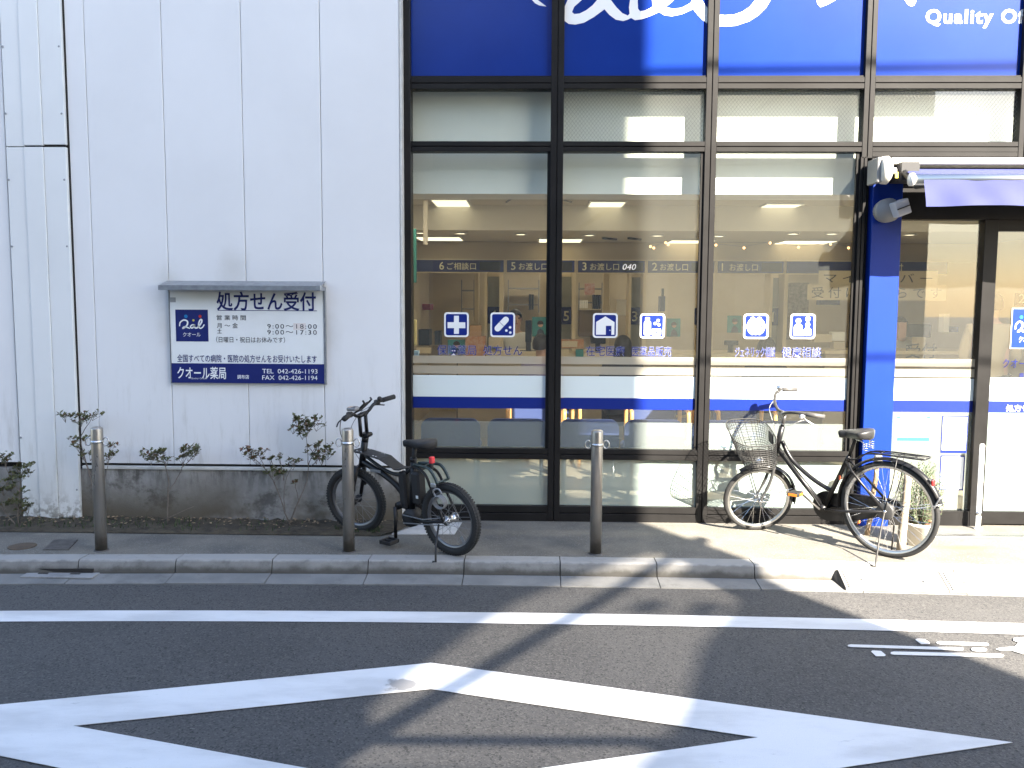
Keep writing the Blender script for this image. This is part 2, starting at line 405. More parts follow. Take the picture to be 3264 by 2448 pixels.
# glass
def glass_mat(name, tint, dust, ior=1.5):
    m = bpy.data.materials.new(name); m.use_nodes = True; nt = m.node_tree
    for n in list(nt.nodes): nt.nodes.remove(n)
    out = nt.nodes.new('ShaderNodeOutputMaterial'); tr = nt.nodes.new('ShaderNodeBsdfTransparent'); gl = nt.nodes.new('ShaderNodeBsdfGlossy')
    tr.inputs[0].default_value = (*tint, 1); gl.inputs['Roughness'].default_value = 0.0; gl.inputs[0].default_value = (1, 1, 1, 1)
    fr = nt.nodes.new('ShaderNodeFresnel'); geo = nt.nodes.new('ShaderNodeNewGeometry'); mr = nt.nodes.new('ShaderNodeMapRange'); mr.inputs[3].default_value = ior; mr.inputs[4].default_value = 1 / ior; nt.links.new(geo.outputs['Backfacing'], mr.inputs[0]); nt.links.new(mr.outputs[0], fr.inputs[0])   # same reflectance from both sides
    df = nt.nodes.new('ShaderNodeBsdfDiffuse'); df.inputs[0].default_value = (.75, .78, .74, 1)
    m1 = nt.nodes.new('ShaderNodeMixShader'); m1.inputs[0].default_value = dust; m2 = nt.nodes.new('ShaderNodeMixShader')
    nt.links.new(tr.outputs[0], m1.inputs[1]); nt.links.new(df.outputs[0], m1.inputs[2])
    nt.links.new(fr.outputs[0], m2.inputs[0]); nt.links.new(m1.outputs[0], m2.inputs[1]); nt.links.new(gl.outputs[0], m2.inputs[2])
    nt.links.new(m2.outputs[0], out.inputs[0]); return m
m_glass = glass_mat('window_glass', (.935, .955, .94), .018)
def film_mat(name, col, opac, transl=.5):
    m = bpy.data.materials.new(name); m.use_nodes = True; nt = m.node_tree
    for n in list(nt.nodes): nt.nodes.remove(n)
    out = nt.nodes.new('ShaderNodeOutputMaterial'); tr = nt.nodes.new('ShaderNodeBsdfTransparent'); df = nt.nodes.new('ShaderNodeBsdfDiffuse'); tl = nt.nodes.new('ShaderNodeBsdfTranslucent')
    df.inputs[0].default_value = (*col, 1); tl.inputs[0].default_value = (*col, 1)
    m1 = nt.nodes.new('ShaderNodeMixShader'); m1.inputs[0].default_value = transl
    m2 = nt.nodes.new('ShaderNodeMixShader'); m2.inputs[0].default_value = opac
    nt.links.new(df.outputs[0], m1.inputs[1]); nt.links.new(tl.outputs[0], m1.inputs[2]); nt.links.new(tr.outputs[0], m2.inputs[1]); nt.links.new(m1.outputs[0], m2.inputs[2])
    nt.links.new(m2.outputs[0], out.inputs[0]); return m
m_frost = film_mat('frosted_film', (.52, .60, .57), .30, .35)
m_frost_lo = film_mat('frosted_pane_film', (.46, .56, .53), .70, .35)
m_frost_s = film_mat('frosted_stripe_film', (.62, .60, .52), .62, .4)
m_sun_dim = film_mat('sun_dimming_film', (.35, .38, .36), .67, .3)  # thins the sun that passes the hole in the added blocker
# interior
m_cream = mat('cream_wall', (0.54, 0.455, 0.325), .8, col2=(0.49, 0.41, 0.29), scale=1.5)
m_ceil = mat('interior_ceiling', (0.66, 0.62, 0.54), .85)
m_bulk = mat('bulkhead_board', (0.90, 0.90, 0.83), .8, col2=(0.87, 0.87, 0.80), scale=2)
m_floor = mat('interior_floor', (0.42, 0.36, 0.28), .35, col2=(0.38, 0.33, 0.26), scale=3)
m_ivory = mat('ivory_frame', (0.62, 0.52, 0.35), .6)
m_header = mat('navy_header', (0.010, 0.018, 0.11), .4)
m_yellow_t = mat('cream_lettering', (0.72, 0.68, 0.50), .5)
m_screen = mat('dark_display', (0.01, 0.01, 0.012), .3)
m_digits = mat('lit_digits', (0.9, 0.88, 0.95), .5, emit=(.95, .9, 1.0), estr=.09)
m_seat = mat('blue_upholstery', (0.028, 0.045, 0.15), .7, bump=.1, bscale=200)
m_wood = mat('honey_wood', (0.50, 0.26, 0.09), .4, col2=(0.58, 0.32, 0.12), scale=12, stretch=(1, 6, 1))
m_counter = mat('counter_front', (0.34, 0.27, 0.18), .5, col2=(0.30, 0.24, 0.16), scale=5)
m_lamp = mat('ceiling_lamp', (0.9, 0.85, 0.7), .5, emit=(1.0, .86, .58), estr=.22)
m_lamp2 = mat('front_ceiling_lamp', (0.9, 0.85, 0.7), .5, emit=(1.0, .90, .64), estr=.16)
m_fill_lamp = mat('hidden_fill_lamp', (0.9, 0.85, 0.7), .5, emit=(1.0, .88, .68), estr=1.7)  # emitter of the added fill panels, none of them in view
m_tealp = mat('teal_print', (0.03, 0.20, 0.19), .5)
m_ltblue = mat('pale_blue_print', (0.30, 0.45, 0.60), .5)
m_orangebox = mat('orange_card', (0.42, 0.17, 0.07), .7, col2=(.5, .32, .2), scale=18)
m_cardbox = mat('pale_card', (0.62, 0.52, 0.36), .7)
m_redsofa = mat('red_fabric', (0.30, 0.02, 0.03), .7)
m_paper = mat('paper', (0.76, 0.74, 0.68), .7)
m_green_b = mat('green_cloth', (0.02, 0.15, 0.12), .7)
m_binder = mat('dark_binder', (0.03, 0.04, 0.06), .5)
m_cyan = mat('cyan_print', (0.02, 0.42, 0.50), .5)
m_skin = mat('skin', (0.50, 0.31, 0.22), .5)
m_hair = mat('dark_hair', (0.018, 0.014, 0.012), .5, bump=.3, bscale=150)
m_coat = mat('white_coat', (0.70, 0.70, 0.68), .7)
m_shirt = mat('grey_violet_shirt', (0.25, 0.22, 0.32), .8)
m_darkcloth = mat('dark_jacket', (0.03, 0.03, 0.04), .8)
m_beigecloth = mat('beige_jacket', (0.42, 0.34, 0.22), .8)
m_awning = mat('awning_fabric', (0.032, 0.040, 0.135), .8, col2=(0.036, 0.045, 0.15), scale=5)
m_opp = mat('opposite_wall', (0.30, 0.27, 0.24), .8, col2=(0.26, 0.24, 0.21), scale=1.5)
m_oppw = mat('opposite_window', (0.04, 0.05, 0.06), .1)
m_pot = mat('white_pot', (0.70, 0.66, 0.58), .6)
m_stake = mat('weathered_wood', (0.30, 0.25, 0.19), .85, col2=(0.38, 0.33, 0.26), scale=14, stretch=(3, 3, .4))
m_tape = mat('grey_tape', (0.34, 0.35, 0.36), .5)

# ------------------------------------------------------------------ ground, road, kerb
def bow(x):
    u = x - .1; a = min(abs(u), 5.0)
    return -.009 * a * a
XS = [-60, -25, -12, -8] + [-6 + .25 * i for i in range(49)] + [8, 12, 25, 60]
def strip(name, yfar, ynear, z, m, parent=None, x0=-60, x1=60, thick=0.0):
    xs = [x for x in XS if x0 <= x <= x1]
    if xs[0] > x0: xs.insert(0, x0)
    if xs[-1] < x1: xs.append(x1)
    b = MB(); vs = []; n = len(xs)
    for x in xs:
        yf = yfar(x) if callable(yfar) else yfar + bow(x); yn = ynear(x) if callable(ynear) else ynear + bow(x)
        vs += [(x, yn, z), (x, yf, z)]
        if thick: vs += [(x, yn, z - thick), (x, yf, z - thick)]
    k = 4 if thick else 2; fs = []
    for i in range(n - 1):
        a, c = i * k, (i + 1) * k
        fs.append((a, c, c + 1, a + 1))
        if thick: fs += [(a + 2, c + 2, c, a), (a + 1, c + 1, c + 3, a + 3)]
    if thick: fs += [(0, 1, 3, 2), ((n - 1) * k, (n - 1) * k + 2, (n - 1) * k + 3, (n - 1) * k + 1)]
    b.add(vs, fs); return b.build(name, m, parent)
ZR = -0.10
ground = MB().quad((-150, -120, -.13), (150, -120, -.13), (150, 160, -.13), (-150, 160, -.13)).build('ground', m_asphalt); tag(ground, kind='structure')
road = strip('road', 5.16, lambda x: -4.2, ZR, m_asphalt); tag(road, kind='structure')
opp_pave = MB().box(-60, 60, -5.98, -4.2, -.129, .02).build('pavement', m_pave); tag(opp_pave, kind='structure')
pave = strip('pavement', lambda x: 6.9, 5.47, 0.0, m_pave, thick=.12); tag(pave, kind='structure')
# kerb stones and gutter slabs, each its own piece
kerb = bpy.data.objects.new('kerb', None); COL.objects.link(kerb); tag(kerb, kind='structure')
gutter = bpy.data.objects.new('gutter', None); COL.objects.link(gutter); tag(gutter, kind='structure')
kx = gz(1210, 1232, -.05).x
def kerb_piece(x0, x1, name, m, prof, parent):
    vs, fs, n = [], [], len(prof)
    for x in (x0, (x0 + x1) / 2, x1):
        for (y, z) in prof: vs.append((x, y + bow(x), z))
    for i in range(2):
        for k in range(n):
            l = (k + 1) % n; fs.append((i * n + k, i * n + l, (i + 1) * n + l, (i + 1) * n + k))
    fs += [tuple(range(n - 1, -1, -1)), tuple(2 * n + k for k in range(n))]
    return MB().add(vs, fs).build(name, m, parent)
for i in range(-11, 12):
    x0 = kx + i * .598
    dz = random.uniform(-.002, .002)
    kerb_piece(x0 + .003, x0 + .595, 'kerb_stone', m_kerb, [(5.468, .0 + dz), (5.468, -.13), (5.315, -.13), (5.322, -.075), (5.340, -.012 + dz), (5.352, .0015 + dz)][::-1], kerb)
    kerb_piece(x0 + .0025, x0 + .5955, 'gutter_slab', m_gutter, [(5.313, -.078 + dz), (5.313, -.128), (5.165, -.128), (5.165, -.094 + dz)][::-1], gutter)
for (a, b_) in ((-60, kx - 11 * .598), (kx + 12 * .598, 60)):
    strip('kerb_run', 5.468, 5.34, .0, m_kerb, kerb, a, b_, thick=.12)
    strip('gutter_run', 5.313, 5.165, -.086, m_gutter, gutter, a, b_, thick=.03)
strip('joint_bed', 5.466, 5.17, -.108, m_joint, kerb, thick=.015)
# drain inlet in the kerb and iron grate slab at the left
a = gz(70, 1226, -.03); b_ = gz(190, 1228, -.03)
MB().box(a.x, b_.x, 5.319 + bow((a.x + b_.x) / 2), 5.345 + bow(a.x), -.072, -.052).build('drain_slot', m_dark, kerb)
p0, p1 = gz(28, 1258, -.09), gz(210, 1245, -.09)
dl = thing('drain_cover', (p0.x, 5.24, -.08), 'concrete drain cover with iron frame set in the gutter at far left', 'drain cover')
MB().box(0, p1.x - p0.x, -.085, .058, -.006, .004, .002).build('cover_plate', concrete('drain_concrete', (.24, .24, .24), (.30, .3, .29), (.12, .12, .12), .6), dl)
for xx in (.08, .28): MB().box(xx, xx + .06, -.03, -.015, .004, .007).build('lift_slot', m_dark, dl)
# painted lines
line = strip('road_line', 4.70, 4.535, ZR + .004, m_paint); tag(line, kind='structure')
def ring_mark(name, outer, inner, z):
    b = MB(); b.prism([outer, inner], 0, .002, lambda x, y, zz: (x, zz, z + y)) ; o = b.build(name, m_paint); tag(o, kind='structure'); return o
D = lambda px, py: (lambda p: (p.x, p.y))(gz(px, py, ZR + .005))
# diamond: measured upper half, the lower half mirrored about its own long axis
tR, iR, tT, iT, iL = D(2185, 1602), D(1636, 1590), D(930, 1432), D(930, 1488), D(152, 1573)
axisY = 3.33
tL = (tT[0] - (tR[0] - tT[0]), axisY + .01); tR = (tR[0], axisY); iR = (iR[0], axisY + .005); iL = (iL[0], axisY + .005)
tB = (tT[0] + .02, 2 * axisY - tT[1]); iB = (iT[0] + .02, 2 * axisY - iT[1])
ring_mark('road_diamond_marking', [tR, tT, tL, tB], [iR, iT, iL, iB], ZR + .004)
# squashed bicycle pictogram
pict = bpy.data.objects.new('road_bicycle_marking', None); COL.objects.link(pict); tag(pict, kind='structure')
cP = lambda x, y: gz((1632 + x / 1.3554) / _S, (1640 + y / 1.3554) / _S, ZR)
def painted(pts, name='painted_stroke'):
    P = [cP(*p) for p in pts]; return MB().prism([[(v.x, v.y) for v in P]], 0, .002, lambda x, y, zz: (x, zz, ZR + .004 + y)).build(name, m_paint, pict)
def bar(x0, y0, x1, y1, t):
    painted([(x0 + 14, y0 - t), (x1 - 14, y1 - t), (x1 - 3, y1 - t * .6), (x1, y1), (x1 - 3, y1 + t * .6), (x1 - 14, y1 + t), (x0 + 14, y0 + t), (x0 + 3, y0 + t * .6), (x0, y0), (x0 + 3, y0 - t * .6)])
bar(1450, 571, 1952, 585, 5.5); bar(1635, 603, 2125, 614, 6.5); bar(1834, 558, 2060, 565, 6); bar(1984, 586, 2052, 588, 7)
painted([(1742, 545), (1750, 541), (1782, 543), (1806, 558), (1803, 563), (1768, 564)])
painted([(1551, 596), (1558, 592), (1594, 594), (1614, 611), (1611, 616), (1572, 616)])
painted([(2090, 586), (2115, 579), (2172, 576), (2190, 558), (2166, 548), (2168, 537), (2290, 535), (2290, 610), (2205, 606), (2160, 592), (2110, 592)])
# covers in the pavement
c0 = gz(48, 1180, .002)
o = MB().lathe([(.085, 0), (.085, .004), (.078, .006)], 24).build('manhole_cover', m_rust); o.location = (c0.x, c0.y, .0)
tag(o, 'small round rusty brown cover in the pavement at far left', 'manhole cover')
q = [gz(x, y, .002) for x, y in ((92, 1188), (148, 1188), (168, 1166), (118, 1166))]
o = MB().prism([[(p.x, p.y) for p in q]], 0, .005, lambda x, y, z: (x, z, y)).build('utility_cover', m_iron)
tag(o, 'dark square iron utility cover in the pavement beside the leftmost bollard', 'utility cover')
q = [gz(x, y, .002) for x, y in ((846, 1154), (982, 1154), (998, 1129), (872, 1128))]
o = MB().prism([[(p.x, p.y) for p in q]], 0, .005, lambda x, y, z: (x, z, y)).build('concrete_slab', m_slab)
tag(o, 'pale concrete slab set in the pavement beneath the small electric bicycle', 'slab')
# planting strip
soil = MB()
n = 60; L0, L1 = -4.6, at(822, 1150, 5.95).x
vs, fs = [], []
for i in range(n + 1):
    x = L0 + (L1 - L0) * i / n
    for j, y in enumerate((5.885, 5.91, 6.0, 6.1, 6.2, 6.30)):
        vs.append((x + (0.06 * j if i == n else 0), y + random.uniform(-.008, .008) * (j > 0), (.006 if j == 0 else .022 + random.uniform(-.012, .014))))
for i in range(n):
    for j in range(5): a = i * 6 + j; fs.append((a, a + 6, a + 7, a + 1))
soil.add(vs, fs, True); o = soil.build('soil_bed', m_soil); tag(o, kind='structure')
lit = MB()
for i in range(420):
    x, y = random.uniform(-4.2, L1), 6.24 - abs(random.gauss(0, .14)); y = max(5.9, y)
    s = random.uniform(.006, .017); a = random.uniform(0, 6.28); t = random.uniform(-.5, .5)
    u = Vector((math.cos(a), math.sin(a), t * .6)) * s; w = Vector((-math.sin(a), math.cos(a), random.uniform(-.4, .4))) * s * .55
    c = Vector((x, y, .036)); lit.add([c - u, c - w, c + u, c + w], [(0, 1, 2, 3)])
o = lit.build('leaf_litter', m_dead); tag(o, kind='stuff')
wd = MB()
for i in range(420):
    cl = random.choice((-3.6, -3.2, -2.9, -2.5, -1.9, -1.1, -1.05, -1.08))
    x = cl + random.gauss(0, .12); y = random.uniform(5.92, 6.2) if cl < -1.2 else random.uniform(5.9, 6.05)
    if x > L1: continue
    h = random.uniform(.015, .05); a = random.uniform(0, 6.28); u = Vector((math.cos(a), math.sin(a), 0)) * .005
    tip = Vector((x + random.gauss(0, .012), y + random.gauss(0, .012), .02 + h)); c = Vector((x, y, .015)); wd.add([c - u, c + u, tip], [(0, 1, 2)])
o = wd.build('weeds', m_weed); tag(o, kind='stuff')
# ------------------------------------------------------------------ white clad building at the left
YW = 6.25
wb = thing('white_building', (-2.4, YW, 0), 'white clad building wall with grey concrete plinth left of the pharmacy windows', 'building')
wb_o = Vector(wb.location)
def W(mb, name, m, parent=wb, org=wb_o): return mb.build(name, m, parent, Matrix.Translation(-org))
wx = lambda px: at(px, 500, YW).x
PX = [wx(p) for p in (151, 198, 361, 529, 696, 865)]
zt, zb_ = 5.2, at(500, 1003, YW).z
for i in range(5):
    W(MB().box((at(150, 500, 6.222).x + .010 if i == 0 else PX[i] + .002), PX[i + 1] - .002, YW, YW + .05, zb_, zt, .003), 'wall_panel', m_white)
W(MB().box(wx(-420), wx(21) - .002, YW, YW + .05, zb_, zt, .003), 'wall_panel', m_white)
W(MB().box(PX[5] + .001, PX[5] + .016, YW - .004, YW + .16, .0, zt), 'corner_trim', m_flash)
W(MB().box(wx(-420), PX[5], YW + .052, YW + .35, -.05, zt), 'wall_core', m_dark)
zf = at(500, 1008, YW).z
W(MB().box(wx(160), PX[5] - .002, YW + .012, YW + .05, zf, zb_), 'shadow_gap', m_dark)
W(MB().box(wx(160), PX[5] - .002, YW - .018, YW + .05, at(500, 1015, YW).z, zf - .001, .003), 'base_flashing', m_flash)
W(MB().box(wx(151) + .01, PX[5], YW - .005, YW + .05, -.02, at(500, 1015, YW).z - .001), 'plinth', m_plinth)
W(MB().box(wx(-420), wx(30), YW - .005, YW + .05, -.02, at(20, 1010, YW).z), 'plinth', m_plinth)
# boxed pilaster of narrow boards with screws
YP = 6.222
bx = [at(p, 500, YP).x for p in (21, 61, 102, 150)]
zs = at(80, 317, YP).z
for (za, zc) in ((.012, zs - .003), (zs + .003, zt)):
    for i in range(3):
        yo = (0.0, -.012, -.004)[i]
        W(MB().box(bx[i] + .0015, bx[i + 1] - (.0015, .0005, .0015)[i], YP + yo, YW - .0005, za + .006 * i, zc, .0025), 'pilaster_board', m_pilaster)
W(MB().box(bx[0] + .01, bx[3] - .01, YP + .012, YW - .001, .02, zt), 'pilaster_core', m_dark)
W(MB().box(bx[3] + .0002, bx[3] + .0095, YW - .0045, YW + .05, .0, zt), 'corner_gap', m_dark)
scr = MB().lathe([(.0075, 0), (.0075, -.003), (.004, -.005)], 10, Matrix.Rotation(-PI / 2, 4, 'X')).build('screw', m_galv, wb)
sl = [(10, 100), (122, 100), (24, 245), (128, 245), (22, 388), (134, 388), (28, 532), (139, 532), (48, 945), (162, 1058)]
for i, (px, py) in enumerate(sl):
    p = at(px, py, YP - .006)
    s = scr if i == 0 else scr.copy()
    if i: COL.objects.link(s); s.parent = wb
    p.x = (bx[0] + .012) if px < 60 else (bx[3] - .02)
    s.location = Vector((p.x, YP - .002, p.z)) - wb_o

# ------------------------------------------------------------------ notice board on the white wall
YB = 6.222
cS = lambda x, y: ((450 + x / 3.403) / _S, (860 + y / 3.403) / _S)
def bS(x, y, Y=YB): return at(*cS(x, y), Y)
bl, br_ = bS(318, 700).x, bS(1982, 700).x
bz0, bz1 = bS(1150, 1232).z, bS(1150, 190).z
nb = thing('notice_board', (bl, YB, bz0), 'white prescription notice board with navy lower band under a small metal hood', 'notice board')
nb_o = Vector(nb.location)
def Nn(mb, name, m): return mb.build(name, m, nb, Matrix.Translation(-nb_o))
Nn(MB().box(bl, br_, YB, YW, bz0, bz1, .002), 'board', m_board)
Nn(MB().box(bl - .006, bl, YB - .004, YW, bz0 - .004, bz1), 'edge_trim', m_galv)
Nn(MB().box(br_, br_ + .012, YB - .004, YW, bz0 - .004, bz1), 'edge_trim', m_galv)
Nn(MB().box(bl + .001, br_ - .001, YB - .0015, YB, bz0 + .001, bS(1150, 1018).z), 'navy_band', m_navy)
Nn(MB().box(bS(375, 600).x, bS(727, 600).x, YB - .0015, YB, bS(550, 777).z, bS(550, 432).z), 'logo_square', m_navy)
Nn(MB().box(bS(300, 0).x + .003, bS(365, 0).x, YB - .001, YB, bS(330, 352).z, bS(330, 300).z), 'tape', m_tape)
Nn(MB().box(bS(820, 0).x, bS(1900, 0).x, YB - .001, YB, bS(1350, 446).z, bS(1350, 439).z), 'underline', m_navy)
Nn(MB().box(bS(1640, 0).x, bS(1775, 0).x, YB - .001, YB, bS(1700, 652).z, bS(1700, 578).z), 'sticker_patch', mat('patch_paper', (.72, .68, .66), .5))
def tS(body, x0, x1, yt, yb, m, jp=True, bold=0.0, space=1.0, name='lettering'):
    a, c = bS(x0, yb), bS(x1, yt); H = c.z - a.z
    em = H / .88 if jp else H / .73
    o = text(name, body, a.x - nb_o.x, YB - .0022 - nb_o.y, a.z + (.085 * em if jp else 0) - nb_o.z, em * .73, m, nb, c.x - a.x, bold, space); return o
tS('処方せん受付', 820, 1895, 255, 437, m_navy, bold=.018)
tS('営 業 時 間', 820, 1135, 495, 546, m_ink)
tS('月 ～ 金', 822, 1050, 580, 632, m_ink)
tS('土', 825, 875, 640, 692, m_ink)
tS('9:00～18:00', 1370, 1905, 588, 636, m_ink, False, space=1.25)
tS('9:00～17:30', 1370, 1905, 652, 700, m_ink, False, space=1.25)
tS('（日曜日・祝日はお休みです）', 815, 1560, 733, 788, m_ink)
tS('全国すべての病院・医院の処方せんをお受けいたします', 392, 1905, 932, 1000, m_navy, bold=.006)
tS('クオール薬局', 395, 920, 1062, 1182, m_white_v, bold=.012)
tS('Quality Of Life', 540, 715, 1168, 1184, m_white_v, False)
tS('調布店', 1045, 1170, 1142, 1182, m_white_v, bold=.01)
tS('TEL  042-426-1193', 1315, 1912, 1076, 1122, m_white_v, False)
tS('FAX  042-426-1194', 1315, 1912, 1146, 1192, m_white_v, False)
tS('クオール', 455, 645, 680, 726, m_white_v)
def ribbon(pts, w, y, mpt, k=5):
    """flat brush stroke through points mapped onto a wall plane; w may taper"""
    P = [mpt(*p) for p in pts]; P = [Vector((p.x, y, p.z)) for p in P]; P = smooth_path(P, k); n = len(P); b = MB(); vs = []
    for i in range(n):
        t = (P[min(i + 1, n - 1)] - P[max(i - 1, 0)]).normalized(); nn = Vector((-t.z, 0, t.x))
        u = i / (n - 1); ww = w * (.55 + .45 * math.sin(PI * min(1, max(0, u * 1.0)) ) ** .5) / 2
        vs += [P[i] + nn * ww, P[i] - nn * ww]
    b.add(vs, [(2 * i, 2 * i + 1, 2 * i + 3, 2 * i + 2) for i in range(n - 1)]); return b
LOGO = [[(418, 612), (425, 570), (462, 545), (500, 556), (503, 590), (478, 622), (452, 634), (470, 618), (500, 624), (530, 636)],
        [(578, 598), (552, 598), (536, 618), (552, 632), (578, 612), (582, 592), (580, 618), (598, 632), (628, 612), (658, 565), (655, 540), (636, 552), (624, 600), (640, 634), (668, 622), (686, 592)]]
lg = MB()
for i, st in enumerate(LOGO):
    rb = ribbon(st, .0115, YB - .0024 - .0004 * i, bS); lg.add(rb.v, rb.f)
Nn(lg, 'logo_script', m_white_v)
for (x, y, r, c) in ((486, 505, 19, (.01, .18, .45)), (640, 505, 17, (.45, .03, .03)), (568, 548, 12, (.55, .50, .10))):
    p = bS(x, y); Nn(MB().prism([circ(p.x, p.z, r / 3.403 / _S / 305)], YB - .003, YB - .0016), 'logo_dot', mat('dot_ink', c, .4))
# hood
hb = Vector((0, YW, 0)); hl, hr = bS(262, 130, 6.22).x, bS(1990, 130, 6.22).x
zbk, zfr = bS(1100, 122, YW).z, bS(1100, 172, 6.10).z
h = MB()
h.add([(hl, YW, zbk), (hr, YW, zbk), (hr, 6.10, zfr), (hl, 6.10, zfr), (hl, YW, zbk - .004), (hr, YW, zbk - .004), (hr, 6.10, zfr - .004), (hl, 6.10, zfr - .004)], [(0, 3, 2, 1), (4, 5, 6, 7), (0, 1, 5, 4), (2, 3, 7, 6), (1, 2, 6, 5), (3, 0, 4, 7)])
h.box(hl, hr, 6.094, 6.10, zfr - .032, zfr + .001)
h.box(hl - .001, hl + .004, 6.10, YW, zfr - .03, zfr - .004); h.box(hr - .004, hr + .001, 6.10, YW, zfr - .03, zfr - .004)
Nn(h, 'hood', m_galv)
Nn(MB().box(hr - .028, hr + .004, 6.088, 6.15, zfr - .034, zfr + .006, .003), 'hood_bracket', m_galv)
for px in (860, 1400): 
    p = bS(px, 132, YW - .02); Nn(MB().sphere((p.x, YW - .02, zbk - .006), .006, 8, 6), 'hood_screw', m_galv)

# ------------------------------------------------------------------ pharmacy front
YF, YG = 6.360, 6.405
fx = lambda px, py=250: at(px, py, 6.372).x
ph = thing('pharmacy', (1.2, YF, 0), 'pharmacy front with blue sign panels and dark framed windows', 'building')
ph_o = Vector(ph.location)
def F(mb, name, m, parent=None, org=None):
    parent = parent or ph
    return mb.build(name, m, parent, Matrix.Translation(-ph_o))
Z = dict(top=4.35, sign=3.187, cl1=3.108, cl0=2.745, g1=2.674, g0=.54, b1=.462, b0=.114)
J0, J1 = fx(866.5), fx(888)
M = [(J0, J1), (fx(1190), fx(1217.5)), (fx(1524), fx(1549)), (fx(1864), fx(1887)), (fx(2202), fx(2226)), (fx(2545), fx(2569)), (fx(2890), fx(2912))]
def split_bar(x0, x1, z0, z1, vert, name, y=YF, m=m_frame, gap=.005):
    b = MB()
    if vert:
        c = (x0 + x1) / 2; b.box(x0, c - gap / 2, y, YG + .05, z0, z1, .002); b.box(c + gap / 2, x1, y, YG + .05, z0, z1, .002); b.box(c - gap / 2, c + gap / 2, y + .02, YG + .05, z0, z1)
    else:
        c = (z0 + z1) / 2; b.box(x0, x1, y, YG + .05, z0, c - gap / 2, .002); b.box(x0, x1, y, YG + .05, c + gap / 2, z1, .002); b.box(x0, x1, y + .02, YG + .05, c - gap / 2, c + gap / 2)
    return F(b, name, m)
for i, (a, c) in enumerate(M):
    if i == 0: F(MB().box(a, c, YF - .03, YG + .06, 0, Z['top'], .002), 'mullion', m_frame)
    elif i <= 2: split_bar(a, c, 0, Z['top'], True, 'mullion')
    elif i == 3:
        split_bar(a, c, 2.63, Z['top'], True, 'mullion'); split_bar(fx(1844, 700) , fx(1858, 700), 0, 2.64, True, 'mullion')
    else: split_bar(a, c, 2.63, Z['top'], True, 'mullion')
for i in range(6):
    x0, x1 = M[i][1], M[i + 1][0]
    split_bar(x0, x1, Z['cl1'], Z['sign'], False, 'rail', YF + .003)
    split_bar(x0, x1, Z['cl0'] - .071, Z['cl0'], False, 'rail', YF + .003)
    if i == 2: x1 = fx(1844, 700)
    if i < 3:
        split_bar(x0, x1, Z['b1'], Z['g0'], False, 'rail', YF + .003)
        F(MB().box(x0, x1, YF + .004, YG + .05, .066, Z['b0'], .002).box(x0, x1, YF + .001, YG + .05, .0, .060, .002).box(x0, x1, YF + .02, YG + .05, .06, .066), 'sill', m_frame)
    if i >= 3:
        split_bar(x0, x1, 2.60, 2.674, False, 'rail', YF + .003)
F(MB().box(J0, M[6][1], YG + .06, YG + .25, 3.13, 3.19), 'floor_edge', m_dark)
# sign panels
panels = []
for i in range(6):
    x0, x1 = M[i][1], M[i + 1][0]
    panels.append(F(MB().box(x0 - .004, x1 + .004, YG - .004, YG + .02, Z['sign'] + .003, Z['top']), 'sign_panel', m_blue))
    F(MB().box(x0, x1, YF + .012, YG - .004, Z['sign'], Z['sign'] + .012), 'glazing_bead', m_frame)
c2 = lambda x, y: ((1260 + x / 2.212) / _S, (y / 2.212) / _S)
c3 = lambda x, y: ((2260 + x / 2.203) / _S, (y / 2.203) / _S)
YL = YG - .0065
def zx(p): q = at(*p, YL); return (q.x, q.z)
UP = -220
leaf = [c2(*p) for p in ((955, UP), (965, 0), (985, 22), (1015, 38), (1065, 45), (1035, 22), (1005, 0), (990, UP))]
outer = [c2(*p) for p in ((1240, UP), (1215, 0), (1188, 60), (1180, 110), (1192, 145), (1222, 168), (1270, 173), (1330, 160), (1400, 120), (1475, 65), (1510, 105), (1555, 138), (1607, 148), (1640, 138), (1662, 126), (1690, 142), (1735, 136), (1800, 112), (1860, 84), (1895, 106), (1950, 114), (2020, 100), (2100, 64), (2135, 108), (2175, 148), (2212, 174))]
outer += [c3(*p) for p in ((65, 184), (120, 186), (190, 180), (280, 150), (350, 105), (400, 55), (432, 0), (445, UP))]
outer += [c3(*p) for p in ((345, UP), (325, 0), (285, 48), (235, 82), (178, 102), (110, 107), (65, 100))]
outer += [c2(*p) for p in ((2205, 60), (2178, 25), (2160, 0), (2130, UP))]
outer += [c2(*p) for p in ((2098, UP), (2095, 0), (2080, 22), (2020, 55), (1960, 63), (1905, 50), (1932, 28), (1962, 0), (1975, UP))]
outer += [c2(*p) for p in ((1806, UP), (1810, 0), (1816, 45), (1795, 58), (1760, 75), (1726, 79), (1711, 60), (1709, 0), (1712, UP))]
outer += [c2(*p) for p in ((1656, UP), (1655, 0), (1648, 50), (1652, 96), (1640, 110), (1600, 92), (1560, 52), (1520, 0), (1490, UP))]
outer += [c2(*p) for p in ((1440, UP), (1422, 0), (1392, 36), (1346, 72), (1300, 95), (1262, 99), (1246, 85), (1262, 46), (1315, 0), (1345, UP))]
def letter(loops, name='sign_lettering'):
    return F(MB().prism([[zx(p) for p in l] for l in loops], YL, YL + .002), name, m_white_v)
letter([leaf]); letter([outer])
letter([[c3(*p) for p in ((752, UP), (755, 0), (762, 28), (783, 50), (826, 34), (890, 0), (930, UP))]])
letter([[c3(*p) for p in ((1370, UP), (1375, 0), (1395, 30), (1417, 45), (1440, 38), (1455, 10), (1457, 0), (1465, UP))]])
qa, qb = zx(c3(1520, 162)), zx(c3(2212, 62))
text('sign_lettering', 'Quality Of Life', qa[0] - ph_o.x, YL - ph_o.y, qa[1] - ph_o.z, qb[1] - qa[1], m_white_v, ph, (qb[0] - qa[0]) * 1.42, .030, 1.16)
